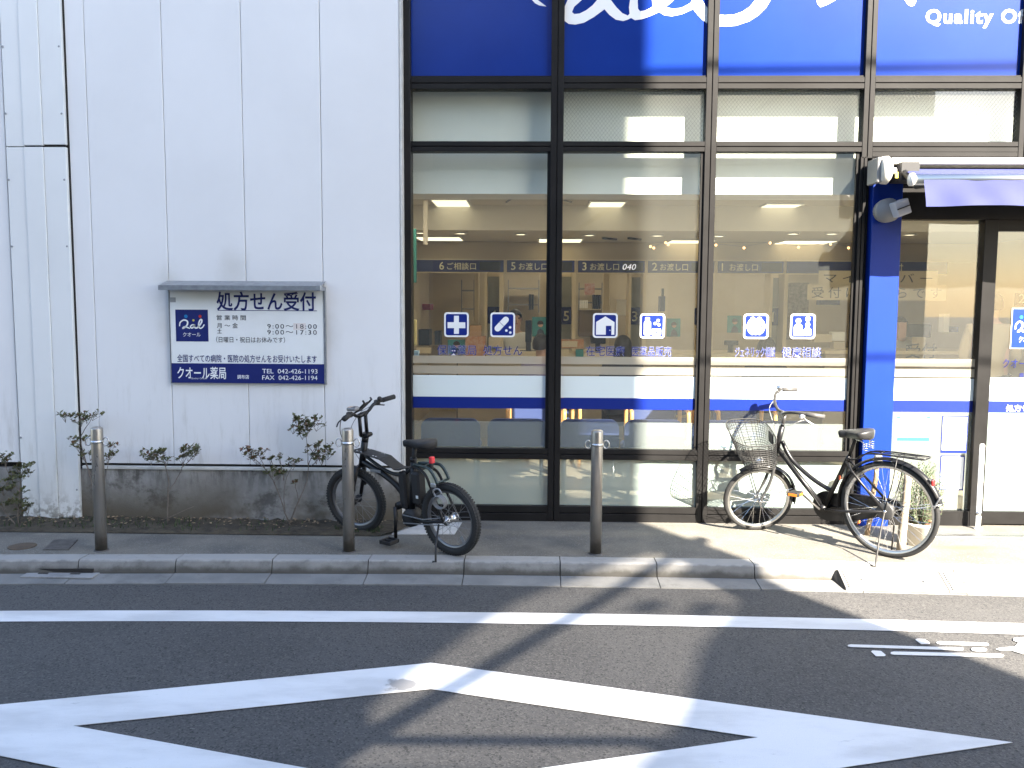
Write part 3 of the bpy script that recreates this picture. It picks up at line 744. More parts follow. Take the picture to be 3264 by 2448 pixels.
# glazing
def pane(x0, x1, z0, z1, name='window_pane', m=m_glass, y=YG):
    return F(MB().box(x0 - .004, x1 + .004, y, y + .006, z0 - .004, z1 + .004), name, m)
def film(parent, x0, x1, z0, z1, name, m, y=YG - .0015): return F(MB().quad((x0, y, z0), (x1, y, z0), (x1, y, z1), (x0, y, z1)), name, m, parent)
m_wire = mat('glazing_wire', (.30, .30, .28), .35, metal=.9)
for i in range(5):
    x0, x1 = M[i][1], M[i + 1][0]
    p = pane(x0, x1, Z['cl0'], Z['cl1'], 'clerestory_pane')
    if i:
        w = MB(); st = .0262; hgt = Z['cl1'] - Z['cl0']; k = int((x1 - x0 + hgt) / st)
        for s in (1, -1):
            for j in range(k + 1):
                xa = x0 - hgt * .8 * (s > 0) + j * st; xb = xa + hgt * .8 * s
                if s < 0: xa += 0.0
                za, zc = Z['cl1'], Z['cl0']
                P = [(xa, za), (xb, zc)]
                def clipx(P, lim, lower):
                    (xa, za), (xb, zb) = P
                    if (xa < lim and xb < lim) if lower else (xa > lim and xb > lim): return None
                    f = lambda: za + (zb - za) * (lim - xa) / (xb - xa)
                    if (xa < lim) if lower else (xa > lim): return [(lim, f()), (xb, zb)]
                    if (xb < lim) if lower else (xb > lim): return [(xa, za), (lim, f())]
                    return P
                P = clipx(P, x0, True)
                P = P and clipx(P, x1, False)
                if P: w.tube([(P[0][0], YG + .003 + .0003 * s, P[0][1]), (P[1][0], YG + .003 + .0003 * s, P[1][1])], .0009, 3, caps=False)
        o = F(w, 'wire_mesh', m_wire, p); o['kind'] = 'stuff'
main = []
LX1 = [M[1][0], M[2][0], fx(1844, 700)]
for i in range(3):
    x0, x1 = M[i][1], LX1[i]
    p = pane(x0, x1, Z['g0'], Z['g1'])
    main.append(p)
    film(p, x0, x1, .914, 1.073, 'white_band', m_band); film(p, x0, x1, .830, .9135, 'blue_band', m_blue_v)
    film(p, x0, x1, 1.16, 1.2155, 'frosted_stripe', m_frost_s); film(p, x0, x1, 1.084, 1.143, 'frosted_stripe', m_frost_s)
    film(p, x0, x1, Z['g0'], .735, 'frosted_film', m_frost)
    F(MB().box(x1 - .022, x1, YF + .02, YG, Z['g0'], Z['g1']), 'glazing_bead', m_frame)
    q = pane(x0, x1, Z['b0'], Z['b1'], 'lower_pane'); film(q, x0, x1, Z['b0'], Z['b1'], 'frosted_film', m_frost_lo)
# ---- window stickers
YS = YG - .003
def c4(x, y): return ((1280 + x / 2.212) / _S, (440 + y / 2.212) / _S)
def c5(x, y): return ((2264 + x / 2.212) / _S, (440 + y / 2.212) / _S)
def sticker(cx, cz, shapes, par, lab, half=.09):
    """rounded square, navy field, white figures given in units of the half size"""
    h = half
    b = F(MB().prism([rrect(cx - h, cx + h, cz - h, cz + h, h * .26)], YS - .0006, YS), 'sticker', m_white_v, par); b['label'] = lab
    k = h * .86
    F(MB().prism([rrect(cx - k, cx + k, cz - k, cz + k, h * .16)], YS - .0012, YS - .0008), 'sticker_field', m_blue_v, par)
    fg = MB(); n = 0
    for kind, l in shapes:
        pts = [[(cx + px * h, cz + pz * h) for px, pz in lp] for lp in l]
        if kind == 'w': fg.prism(pts, YS - .0020 - .0002 * n, YS - .0014)
        n += 1
    F(fg, 'sticker_figure', m_white_v, par)
    bg = [(k_, l) for k_, l in shapes if k_ == 'b']
    if bg:
        d = MB()
        for n, (_, l) in enumerate(bg): d.prism([[(cx + px * h, cz + pz * h) for px, pz in lp] for lp in l], YS - .0058 - .0002 * n, YS - .0052)
        F(d, 'sticker_detail', m_blue_v, par)
def rot(l, a):
    c, s = math.cos(a), math.sin(a); return [(x * c - z * s, x * s + z * c) for x, z in l]
cross = [('w', [[(-.2, .72), (.2, .72), (.2, .2), (.72, .2), (.72, -.28), (.2, -.28), (.2, -.74), (-.2, -.74), (-.2, -.28), (-.72, -.28), (-.72, .2), (-.2, .2)]])]
cap = rot(arc(0, .48, .25, 0, 180, 10) + arc(0, -.48, .25, 180, 360, 10), math.radians(-43))
cap = [(x - .08, z + .06) for x, z in cap]
pill = [('w', [cap]), ('w', [circ(.30, -.46, .105)]), ('w', [circ(.60, -.20, .105)]), ('w', [circ(.62, -.62, .105)]), ('b', [[(p[0] - .08, p[1] + .06) for p in rot([(-.25, .015), (.25, .015), (.25, -.015), (-.25, -.015)], math.radians(-43))]])]
house = [('w', [[(0, .74), (.74, .28), (.74, -.74), (.5, -.74), (.5, -.02), (.05, -.02), (.05, -.74), (-.74, -.74), (-.74, .28)]]), ('w', [circ(.38, -.38, .05)])]
bottle = [('w', [rrect(-.68, -.12, -.74, .36, .1)]), ('w', [rrect(-.58, -.22, .30, .70, .08)]), ('w', [rrect(-.04, .70, -.74, -.22, .08)]), ('w', [circ(.22, .20, .12)]), ('w', [circ(.46, .44, .12)]), ('w', [circ(.52, .10, .12)]), ('b', [[(.26, -.49), (.31, -.49), (.31, -.38), (.37, -.38), (.37, -.49), (.42, -.49), (.42, -.54), (.37, -.54), (.37, -.62), (.31, -.62), (.31, -.54), (.26, -.54)]])]
piggy = [('w', [arc(0, 0, .74, -62, 52, 10) + [(.40, .72), (.22, .76), (.10, .70), (-.02, .55), (-.12, .70), (-.24, .76), (-.42, .72)] + arc(0, 0, .74, 128, 242, 10) + [(-.30, -.70), (-.16, -.62), (-.05, -.68), (.05, -.68), (.16, -.62), (.30, -.70)]]), ('b', [[(.05, .10), (.40, .10), (.50, 0), (.50, -.10), (.40, -.2), (.05, -.2), (.05, -.14), (.38, -.14), (.44, -.06), (.38, .04), (.05, .04)]])]
couple = [('w', [circ(-.36, .44, .21)]), ('w', [[(-.70, -.72), (-.70, -.02), (-.60, .14), (-.46, .2), (-.26, .2), (-.12, .14), (-.02, -.02), (-.02, -.72)]]), ('w', [circ(.38, .14, .19)]), ('w', [[(.08, -.72), (.08, -.28), (.18, -.14), (.30, -.1), (.46, -.1), (.58, -.14), (.68, -.28), (.68, -.72)]]), ('w', [circ(.38, .60, .2)]), ('w', [[(.30, .46), (.46, .46), (.38, .32)]]), ('b', [[(-.38, .2), (-.34, .2), (-.33, -.14), (-.36, -.2), (-.39, -.14)]]), ('b', [arc(.38, .64, .09, 160, -40, 6) + [(.40, .54), (.36, .54)] + arc(.38, .64, .05, -20, 160, 6)])]
IC = [(c4(387, 1316), cross, 0, 'blue sticker with a white cross', '保険薬局', c4(250, 1530), c4(527, 1464)), (c4(713, 1317), pill, 0, 'blue sticker with a white capsule', '処方せん', c4(575, 1532), c4(850, 1466)),
      (c4(1436, 1322), house, 1, 'blue sticker with a white house', '在宅医療', c4(1300, 1537), c4(1575, 1470)), (c4(1768, 1325), bottle, 1, 'blue sticker with white bottle and box', '医薬品販売', c4(1622, 1540), c4(1903, 1474)),
      (c5(322, 1328), piggy, 2, 'blue sticker with a round white animal figure', 'ジェネリック相談', c5(172, 1545), c5(460, 1478)), (c5(652, 1328), couple, 2, 'blue sticker with two white people', '健康相談', c5(502, 1547), c5(785, 1480))]
for (c, shp, k, lab, tx, a, b_) in IC:
    p = at(*c, YS); sticker(p.x, p.z, shp, main[k], lab, .090)
    pa, pb = at(*a, YS), at(*b_, YS); H = pb.z - pa.z; em = H / .88
    for bold, m, dy in ((.013, m_white_v, 0), (.004, m_blue_v, -.0006)):
        text('sticker_lettering', tx, pa.x - ph_o.x, YS - .0006 + dy - ph_o.y, pa.z + .085 * em - ph_o.z, em * .73, m, main[k], pb.x - pa.x, bold)
# paper notice taped low inside the third pane
pa, pb = at((2100 + 352 / 2.212) / _S, (1150 + 640 / 2.212) / _S, YG + .012), at((2100 + 532 / 2.212) / _S, (1150 + 488 / 2.212) / _S, YG + .012)
F(MB().box(pa.x, pb.x, YG + .010, YG + .012, pa.z, pb.z), 'paper_notice', m_white_v, main[2])
for k, w_ in enumerate((.55, .8, .62)): F(MB().box(pb.x - (pb.x - pa.x) * w_, pb.x - .008, YG + .0085, YG + .0095, pa.z + .03 + .035 * k, pa.z + .042 + .035 * k), 'notice_bar', m_ltblue, main[2])
# ---- blue column, entrance
cxa, cxb = fx(1877, 500), fx(1941, 500)
YC = 6.325
F(MB().box(cxa, cxb, YC, YG + .08, 0, 2.595, .003), 'column_panel', m_bluecol)
F(MB().box(fx(1858, 700) + .001, cxa - .001, YF + .045, YG + .08, 0, 2.60), 'column_gap', m_seam)
F(MB().box(fx(1861, 700), fx(1866, 700), YF + .012, YF + .045, 0, 1.72), 'gap_strip', m_frame)
ex1 = fx(2118, 650)
dx0, dx1 = fx(2147, 650), fx(2147, 650) + .86
zt4 = at(2000, 474, 6.372).z; ztd = at(2180, 499, 6.372).z
F(MB().box(cxb, 4.9, YF + .006, YG + .06, zt4, 2.598, .002), 'transom', m_frame)
F(MB().box(ex1, dx0, YF, YG + .06, 0, zt4 - .001, .002), 'door_post', m_frame)
F(MB().box(dx0, 4.9, YF + .014, YG + .06, ztd, zt4 - .001, .002), 'door_head', m_frame)
F(MB().box(cxb, ex1, YF + .004, YG + .05, .0, .108, .002), 'sill', m_frame)
F(MB().box(dx0, dx1 - .05, YF + .02, YG + .05, .012, .105, .002), 'door_rail', m_frame)
F(MB().box(dx1 - .05, dx1, YF + .02, YG + .05, .012, ztd, .002), 'door_stile', m_frame)
p4 = pane(cxb, ex1, .108, zt4)
film(p4, cxb, ex1, .914, 1.073, 'white_band', m_band); film(p4, cxb, ex1, .830, .9135, 'blue_band', m_blue_v)
film(p4, cxb, ex1, 1.16, 1.2155, 'frosted_stripe', m_frost_s); film(p4, cxb, ex1, 1.084, 1.143, 'frosted_stripe', m_frost_s)
film(p4, cxb, ex1, .108, .829, 'frosted_film', m_frost)
pd = pane(dx0, dx1, .105, ztd, 'door_pane'); film(pd, dx0, dx1, .830, .9135, 'blue_band', m_blue_v); film(pd, dx0, dx1, .914, 1.085, 'white_band', m_band); film(pd, dx0, dx1, .105, .829, 'frosted_film', m_frost_lo)
pane(dx1 + .02, 4.88, .105, ztd, 'door_pane')
F(MB().box(dx1 + .02, 4.9, YF + .02, YG + .05, .012, .1), 'door_rail', m_frame)
def c7(x, y): return ((2664 + x / 2.073) / _S, (1050 + y / 2.073) / _S)
def poster(a, b_, par, m, name, y=YS): 
    p, q = at(*a, y), at(*b_, y); return F(MB().box(p.x, q.x, y - .001, y, min(p.z, q.z), max(p.z, q.z)), name, m, par)
poster(c7(386, 742), c7(648, 563), p4, m_white_v, 'paper_notice')
for q in (((402, 588), (432, 575)), ((600, 588), (630, 575)), ((402, 738), (622, 714))): poster(c7(*q[0]), c7(*q[1]), p4, m_cyan, 'notice_bar', YS - .0014)
for (a, b_) in (((692, 815), (876, 572)), ((682, 1062), (854, 835))):
    poster(c7(*a), c7(*b_), p4, m_blue_v, 'blue_frame'); poster(c7(a[0] + 8, a[1] - (18 if a[1] < 900 else 8)), c7(b_[0] - 8, b_[1] + 8), p4, m_white_v, 'paper_notice', YS - .0014)
q = at(*c5(2118, 1480), YS); r = at(*c5(2330, 1205), YS)
F(MB().box(q.x - .006, r.x, YS - .001, YS, q.z - .005, r.z + .005), 'logo_sticker', m_white_v, pd)
F(MB().box(q.x, r.x - .006, YS - .002, YS - .0012, q.z, r.z), 'logo_field', m_bluecol, pd)
lw = r.x - q.x; lh = r.z - q.z
mp = lambda x, y: Vector((q.x + (x - 375) / 352 * lw, 0, r.z - (y - 432) / 345 * lh))
lg = MB()
for i, st in enumerate(LOGO): rb = ribbon(st, .0125, YS - .0026 - .0004 * i, mp); lg.add(rb.v, rb.f)
F(lg, 'logo_script', m_white_v, pd)
for (x, y, rr, cc) in ((486, 505, 19, (.01, .45, .55)), (640, 505, 17, (.5, .04, .04)), (568, 548, 12, (.6, .55, .12))):
    v = mp(x, y); F(MB().prism([circ(v.x, v.z, rr * lw / 352)], YS - .0034, YS - .0024), 'logo_dot', mat('dot_ink', cc, .4), pd)
def tP(body, a, b_, m, jp=True, bold=0.0, y=YS - .0024, par=None, full=1.0):
    p, r = at(*a, y), at(*b_, y); H = r.z - p.z; em = H / .88 if jp else H / .73
    return text('lettering', body, p.x - ph_o.x, y - ph_o.y, p.z + (.085 * em if jp else 0) - ph_o.z, em * .73, m, par or pd, (r.x - p.x) * full, bold)
tP('クオール', c5(2175, 1442), c5(2300, 1400), m_white_v, full=1.0)
tP('クオール薬局', c7(1102, 255), c7(1244, 198), m_blue_v, full=2.3)
tP('調布店', c7(1212, 318), c7(1300, 290), m_blue_v)
tP('処方せん受付', c7(1124, 542), c7(1244, 502), m_white_v, bold=.02, full=2.6)
tP('営 業 時 間', c7(1045, 385), c7(1175, 368), m_ink)
tP('日曜日・祝日はお休みです', c7(1062, 462), c7(1244, 444), m_ink, full=1.4)
gp = at(2112, 1143, 6.28)
gpost = thing('guard_post', (gp.x, 6.28, 0), 'slim bright steel guard post standing before the door post of the pharmacy', 'post')
MB().lathe([(.030, 0), (.030, .006), (.017, .008), (.017, .61), (.013, .618)], 16).build('post', m_white_p, gpost)
MB().lathe([(.019, .10), (.019, .13)], 16).build('collar', m_steel_s, gpost)
F(MB().box(4.902, 9.0, YF + .02, 7.2, 0, 2.598), 'side_wall', m_flash); F(MB().box(M[6][1] + .002, 9.0, YF, 7.2, 2.602, Z['top']), 'side_wall', m_flash)
# entrance grating
ga = gz(2010, 1158); 
gr = thing('drain_grating', (ga.x, ga.y, 0), 'steel strip grating set in the ground before the pharmacy door', 'grating')
for j in range(2): MB().box(-.05, 1.3, -.035 + j * .045, -.005 + j * .045, .001, .006).build('grating_frame', m_galv, gr)
s0 = None
for j in range(64):
    s = MB().box(0, .009, -.032, .037, .0065, .009).build('grating_bar', m_alu, gr) if s0 is None else s0.copy()
    if s0 is None: s0 = s
    else: COL.objects.link(s); s.parent = gr
    s.location = (-.04 + j * .0205, 0, 0)
# ---- awning above the entrance
ax0 = at(1972, 388, 5.80).x
aw = thing('awning', (2.6, 6.30, 2.5), 'half rolled blue fabric awning with silver front tube above the pharmacy entrance', 'awning')
aw_o = Vector(aw.location)
def A(mb, name, m): return mb.build(name, m, aw, Matrix.Translation(-aw_o))
z_a, z_b = at(2000, 355, 6.2).z, at(2000, 342, 6.2).z
A(MB().box(at(1925, 348, 6.2).x, 4.8, 6.19, 6.355, z_a, z_b + .004, .004), 'cassette_cover', m_beige)
tz, ty = at(2000, 388, 5.82).z, 5.82
A(MB().tube([(ax0, ty, tz), (4.8, ty, tz)], .037, 20), 'front_tube', m_alu)
A(MB().tube([(ax0 - .012, ty, tz), (ax0 + .01, ty, tz)], .041, 20), 'tube_cap', m_white_p)
fa = at(1945, 364, 6.18)
fab = MB(); n = 10
for i in range(n + 1):
    t = i / n; y = 6.2 + (ty - 6.2) * t; z = fa.z + (tz + .036 - fa.z) * t - .012 * math.sin(PI * t)
    for xx in (at(1950 + 30 * t, 370, y).x, 4.8): fab.v.append((xx, y, z))
fab.f = [(2 * i, 2 * i + 1, 2 * i + 3, 2 * i + 2) for i in range(n)]; fab.sm = [True] * n
A(fab, 'canopy_fabric', m_awning)
val = MB(); vz0 = at(2010, 446, ty).z; vx0 = at(1992, 420, ty - .02).x; n = 60
for i in range(n + 1):
    x = vx0 + (4.8 - vx0) * i / n
    for j in range(7):
        t = j / 6
        yy = ty - .036 + .010 * math.sin(x * 9 + t * 2.2) * t + .006 * math.sin(x * 23 - 3 * t) * t
        val.v.append((x + .018 * t * (1 if i == 0 else 0), yy, tz - (tz - vz0) * t + .006 * math.sin(x * 7) * t))
for i in range(n):
    for j in range(6): a = i * 7 + j; val.f.append((a, a + 7, a + 8, a + 1)); val.sm.append(True)
A(val, 'valance', m_awning)
p = at(1912, 367, 6.15)
A(MB().lathe([(.0, -.03), (.07, -.03), (.083, -.015), (.085, .02), (.06, .04), (.0, .045)], 24, Matrix.Translation((p.x, 6.17, p.z)) @ Matrix.Rotation(PI / 2, 4, 'Y') @ Matrix.Diagonal((1.12, 1, 1, 1))), 'end_cap', m_beige)
A(MB().box(p.x - .055, p.x - .02, 6.14, 6.33, p.z - .085, p.z + .085, .006), 'wall_bracket', m_grey)
A(MB().tube([(p.x + .03, 6.16, p.z - .005), (p.x + .075, 6.16, p.z - .005)], .022, 12), 'gear_hub', m_white_p)
A(MB().tube([(p.x + .12, 6.12, p.z - .02), (ax0 + .1, 5.98, tz - .02), (ax0 + .25, ty + .02, tz)], .022, 8), 'folding_arm', m_blackm)
A(MB().box(p.x + .1, p.x + .22, 6.12, 6.33, p.z - .07, p.z + .05), 'arm_shoulder', m_blackm)
q = at(1941, 378, 6.11); A(MB().box(q.x - .02, q.x + .0, 6.112, 6.118, q.z - .02, q.z + .02), 'warning_sticker', mat('yellow_sticker', (.6, .5, .05), .5))
# ---- camera dome on the column
p = at(1925, 455, 6.26)
sc_ = thing('security_sensor', (p.x, 6.26, p.z), 'round grey white security sensor with square plate on the blue column', 'sensor')
MB().lathe([(.0, -.07), (.05, -.062), (.078, -.03), (.082, .0), (.082, .06), (.0, .06)], 24, Matrix.Translation((-.03, .02, 0)) @ Matrix.Rotation(-PI / 2, 4, 'X') @ Matrix.Rotation(PI, 4, 'X') @ Matrix.Diagonal((1, 1, 1, 1))).build('dome', m_grey, sc_)
o = MB().box(-.055, .055, -.06, .03, -.052, .052, .006).build('sensor_plate', mat('sensor_plastic', (.5, .5, .52), .35), sc_); o.rotation_euler = (0, math.radians(-20), math.radians(14)); o.location = (.035, -.03, .012)
o = MB().box(-.05, .05, -.004, .0, -.004, .004).build('sensor_slot', m_blackm, sc_); o.rotation_euler = (0, math.radians(-20), math.radians(14)); o.location = (.045, -.094, .012)
# ------------------------------------------------------------------ inside the pharmacy
RX0, RX1, RY0, RY1 = -1.52, 5.6, YG + .05, 12.8
F(MB().box(RX0, RX1, RY0, RY1, -.01, .012), 'interior_floor', m_floor)
F(MB().box(RX0 - .1, RX0, RY0, RY1, .012, 3.1), 'interior_wall', m_cream)
F(MB().box(RX1, RX1 + .1, RY0, RY1, .012, 3.1), 'interior_wall', m_cream)
F(MB().box(RX0, RX1, RY1, RY1 + .1, .012, 3.1), 'interior_wall', m_cream)
F(MB().box(RX0, RX1, 6.9, 9.3, 2.62, 2.70), 'ceiling', m_ceil)
F(MB().box(RX0, RX1, 9.3, RY1, 2.36, 2.70), 'lower_ceiling', m_ceil)
F(MB().box(RX0, RX1, 6.555, 6.9, 2.40, 3.2), 'bulkhead', m_bulk)
F(MB().box(RX0, RX1, 11.0, 11.1, 2.13, 2.355), 'fascia', m_cream)
YH = 10.9
def lamp(px, py, z, w, d, lab, grp='lamps in the pharmacy ceiling', rnd=False):
    lm = m_lamp2 if z > 2.5 else m_lamp
    Y = (z - CAM.z) / (_ray(px, py).z / _ray(px, py).y)
    p = at(px, py, Y)
    t = thing('ceiling_lamp', (p.x, Y, z), lab, 'ceiling lamp', grp)
    if rnd:
        MB().lathe([(.075, 0), (.075, -.008), (.055, -.010)], 14).build('lamp_ring', m_white_p, t); MB().lathe([(.05, -.0102), (.0, -.0115)], 12, caps=False).build('diffuser', m_lamp, t)
    else:
        MB().box(-w / 2 - .02, w / 2 + .02, -d / 2 - .02, d / 2 + .02, -.012, 0).build('lamp_frame', m_white_p, t); MB().box(-w / 2, w / 2, -d / 2, d / 2, -.016, -.0122).build('diffuser', lm, t)
    return t
lamp(975, 437, 2.618, .34, .55, 'square lit ceiling panel seen in the leftmost window')
lamp(1309, 441, 2.618, .34, .55, 'square lit ceiling panel seen in the middle window')
lamp(1679, 446, 2.618, .34, .55, 'square lit ceiling panel seen in the third window above the animal sticker')
lamp(990, 407, 2.618, .45, .5, 'lit ceiling panel just under the frosted strip of the leftmost window')
lamp(950, 514, 2.358, .5, .5, 'flat lit panel of the lower ceiling at the left window')
lamp(1210, 518, 2.358, .5, .5, 'flat lit panel of the lower ceiling behind the first mullion')
lamp(1490, 521, 2.358, .5, .5, 'flat lit panel of the lower ceiling behind the second mullion')
lamp(1738, 522, 2.358, .6, .5, 'flat lit panel of the lower ceiling in the third window')
for (px, py, wh) in ((910, 502, 'far left'), (995, 503, 'left of the first row middle'), (1125, 505, 'near the first mullion'), (1273, 507, 'over the third counter'), (1420, 508, 'over the second counter'), (1553, 509, 'beside the second mullion'), (1713, 504, 'over the blank header'), (1797, 504, 'near the blue column'), (1965, 506, 'right of the blue column')):
    lamp(px, py, 2.358, 0, 0, 'small round downlight ' + wh, 'downlights in the pharmacy ceiling', True)
for k, xx in enumerate((0.0, 1.6, 3.2)):
    t = thing('ceiling_lamp', (xx, 11.9, 2.358), 'added fill light panel behind the ' + ('left', 'middle', 'right')[k] + ' counters hidden by the fascia', 'ceiling lamp', 'added fill lamps behind the fascia')  # unseen fill lights added to brighten the space behind the counters
    MB().box(-.32, .32, -.12, .12, -.012, 0).build('diffuser', m_fill_lamp, t)
for k, xx in enumerate((-.9, .2, 1.3, 2.4, 3.5, 4.6)):
    t = thing('ceiling_lamp', (xx, 7.35, 2.618), 'added fill light panel hidden behind the bulkhead, ' + ('far left', 'left of the first mullion', 'right of the first mullion', 'behind the third window', 'right of the blue column', 'far right')[k], 'ceiling lamp', 'added fill lamps close behind the glass')  # unseen panels added for soft light through the whole room
    MB().box(-.36, .36, -.15, .15, -.012, 0).build('diffuser', m_fill_lamp, t)
# counter headers with number and lettering
hx = lambda px: at(px, 576, YH).x
hz1, hz0 = at(1100, 562, YH).z, at(1100, 588, YH).z
H = [('6', 'ご相談口', 899, 1088, 949, 1029, '6ご相談口 header board, leftmost over the counters'), ('5', 'お渡し口', 1095, 1241, 1104, 1183, 'navy header board reading 5 half hidden by the first mullion'), ('3', 'お渡し口', 1249, 1393, 1258, 1338, 'navy header board reading 3 with lit digits 040'),
     ('2', 'お渡し口', 1400, 1543, 1409, 1487, 'navy header board reading 2 left of the second mullion'), ('1', 'お渡し口', 1551, 1693, 1559, 1638, 'navy header board reading 1 in the third window'), ('', '受付', 1700, 2047, 1905, 1951, 'long navy header board ending behind the blue column')]
for i, (n_, tx, x0, x1, ta, tb, lab) in enumerate(H):
    a, c = hx(x0), hx(x1)
    t = thing('counter_sign', (a, YH, hz0), lab, 'counter sign', 'navy header boards over the counters')
    MB().box(0, c - a, 0, .03, 0, hz1 - hz0, .002).build('board', m_header, t)
    MB().box(-.01, c - a + .01, -.002, .035, hz1 - hz0, hz1 - hz0 + .012).build('top_trim', m_ivory, t)
    MB().box(-.01, c - a + .01, -.002, .035, -.012, 0).build('bottom_trim', m_ivory, t)
    tw = hx(tb) - hx(ta)
    if n_:
        text('number', n_, hx(ta) - a, -.003, .030, .098, m_yellow_t, t, None, .008)
        text('lettering', tx, hx(ta) - a + .095, -.003, .036, .068, m_yellow_t, t, tw - .10, .004)
        MB().box(hx(tb) - a + .04, min(c - a - .02, hx(tb) - a + .30), -.003, 0, .02, hz1 - hz0 - .02).build('display', m_screen, t)
        if n_ == '3': text('lit_digits', '040', hx(1345) - a, -.005, .036, .074, m_digits, t, hx(1374) - hx(1345), .0, shear=.2)
    else: text('lettering', tx, hx(ta) - a, -.003, .036, .078, m_yellow_t, t, tw, .004)
# posts, side screens and number plates
def inside_box(name, x0, x1, y0, y1, z0, z1, m, lab, cat, grp=None, bev=.003):
    o = MB().box(-(x1 - x0) / 2, (x1 - x0) / 2, 0, y1 - y0, 0, z1 - z0, bev).build(name, m); o.location = ((x0 + x1) / 2, y0, z0); return tag(o, lab, cat, grp)
ZC = 1.03
m_frostin = film_mat('booth_screen', (.42, .42, .36), .8, .4)
screens = [(592, 722, '6', 'leftmost'), (1130, 1227, '5', 'right of the first mullion'), (1592, 1712, '3', 'left of the bottle sticker'), (2085, 2180, '2', 'behind the second mullion')]
scr_px = [(c4(592, 0)[0], c4(722, 0)[0], '6', 'booth screen with plate 6 partly behind the capsule sticker'), (c4(1110, 0)[0], c4(1225, 0)[0], '5', 'booth screen with plate 5 just right of the first mullion'), (c4(1590, 0)[0], c4(1712, 0)[0], '3', 'booth screen with plate 3 behind the bottle sticker'), (c4(2085, 0)[0], c4(2180, 0)[0], '2', 'booth screen hidden behind the second mullion'), (c5(390, 0)[0], c5(512, 0)[0], '1', 'booth screen with plate 1 right of the animal sticker')]
for (xa, xb, n_, lab) in scr_px:
    a, c = hx(xa), hx(xb)
    t = thing('booth_screen', (a, YH, ZC), lab, 'booth screen', 'frosted screens between the counters')
    hh = hz0 - .014 - ZC
    MB().box(0, .03, -.25, .02, 0, hh).build('post', m_ivory, t); MB().box(c - a - .045, c - a, -.25, .05, 0, hh).build('post', m_ivory, t)
    MB().box(.03, c - a - .045, -.01, .01, hh - .04, hh).build('top_rail', m_ivory, t)
    MB().box(.03, c - a - .045, -.004, .004, 0, hh - .04).build('glass_sheet', m_frostin, t)
    zc = at(1100, 681, YH).z - ZC; cx_ = .015 + (c - a) / 2 - .02
    MB().prism([rrect(cx_ - .10, cx_ + .10, zc - .105, zc + .105, .012)], -.03, -.012).build('number_plate', m_header, t)
    text('plate_number', n_, cx_, -.033, zc - .062, .125, m_yellow_t, t, None, .006, align='CENTER')
cnt = thing('counter', (2.0, 10.3, 0), 'long cream dispensing counter across the back of the pharmacy', 'counter')
MB().box(-2.9, 2.6, 0, .02, .012, ZC - .05).build('front_panel', m_counter, cnt)
MB().box(-2.92, 2.62, -.05, .75, ZC - .05, ZC, .004).build('counter_top', m_ivory, cnt)
for k in range(6): MB().box(-2.9 + k * .93, -2.89 + k * .93, -.004, 0, .03, ZC - .06).build('panel_joint', m_dark, cnt)
# wall shelves, folders, boxes at the back
def bx4(name, a, b_, Y, dep, m, lab, cat, grp=None, cc=c4):
    p, q = at(*cc(*a), Y), at(*cc(*b_), Y); return inside_box(name, min(p.x, q.x), max(p.x, q.x), Y, Y + dep, min(p.z, q.z), max(p.z, q.z), m, lab, cat, grp)
def shelf(a, b_, Y, rows, lab):
    p, q = at(*c4(*a), Y), at(*c4(*b_), Y); x0, x1, z0, z1 = min(p.x, q.x), max(p.x, q.x), min(p.z, q.z), max(p.z, q.z)
    t = thing('wall_shelf', (x0, Y, z0), lab, 'shelf'); w, h = x1 - x0, z1 - z0
    for xx in (0, w): MB().box(xx - .008, xx + .008, 0, .02, 0, h).build('upright', m_grey, t)
    for r in range(rows): MB().box(0, w, 0, .25, h * r / rows + .1, h * r / rows + .118).build('shelf_board', m_grey, t)
shelf((423, 1260), (512, 1000), 12.4, 2, 'thin two tier wall shelf behind counter 6')
shelf((752, 1230), (968, 1000), 12.4, 2, 'wide wall shelf behind counter 5 left of the first mullion')
shelf((1250, 1215), (1415, 1020), 12.4, 2, 'wall shelf crowded with packets behind counter 3')
bx4('cabinet', (1250, 1400), (1412, 1215), 12.35, .3, mat('brown_cabinet', (.16, .12, .08), .6), 'brown cabinet below the crowded shelf behind counter 3', 'cabinet')
bx4('poster', (1290, 1105), (1362, 1025), 12.38, .01, mat('red_print', (.38, .15, .12), .6, col2=(.5, .4, .35), scale=20), 'reddish printed sheet on the crowded shelf behind counter 3', 'poster')
for k in range(5): bx4('medicine_bottle', (1256 + k * 12, 1200), (1265 + k * 12, 1145), 12.3, .05, m_paper, 'small white bottle in the row on the shelf behind counter 3', 'bottle', 'white bottles on the shelf')
for k in range(3): bx4('folder', (1350 + k * 20, 1205), (1366 + k * 20, 1105), 12.3, .2, m_binder, 'dark folder standing on the crowded shelf behind counter 3', 'folder', 'dark folders on the shelf')
bx4('folder', (896, 1212), (914, 1100), 11.9, .2, m_binder, 'dark ring folder standing behind counter 5, left one', 'folder'); bx4('folder', (915, 1210), (932, 1102), 11.9, .2, m_binder, 'dark ring folder standing behind counter 5, right one', 'folder')
bx4('folder', (1824, 1222), (1860, 1115), 11.6, .2, m_header, 'blue folder hanging behind counter 2', 'folder')
bx4('wall_phone', (1836, 1060), (1850, 1118), 11.6, .06, m_blackm, 'black wall telephone above the blue folder behind counter 2', 'telephone')
bx4('notice_sheet', (1515, 1250), (1585, 1140), 11.3, .01, m_paper, 'pale notice sheets on the side wall behind counter 3', 'notice')
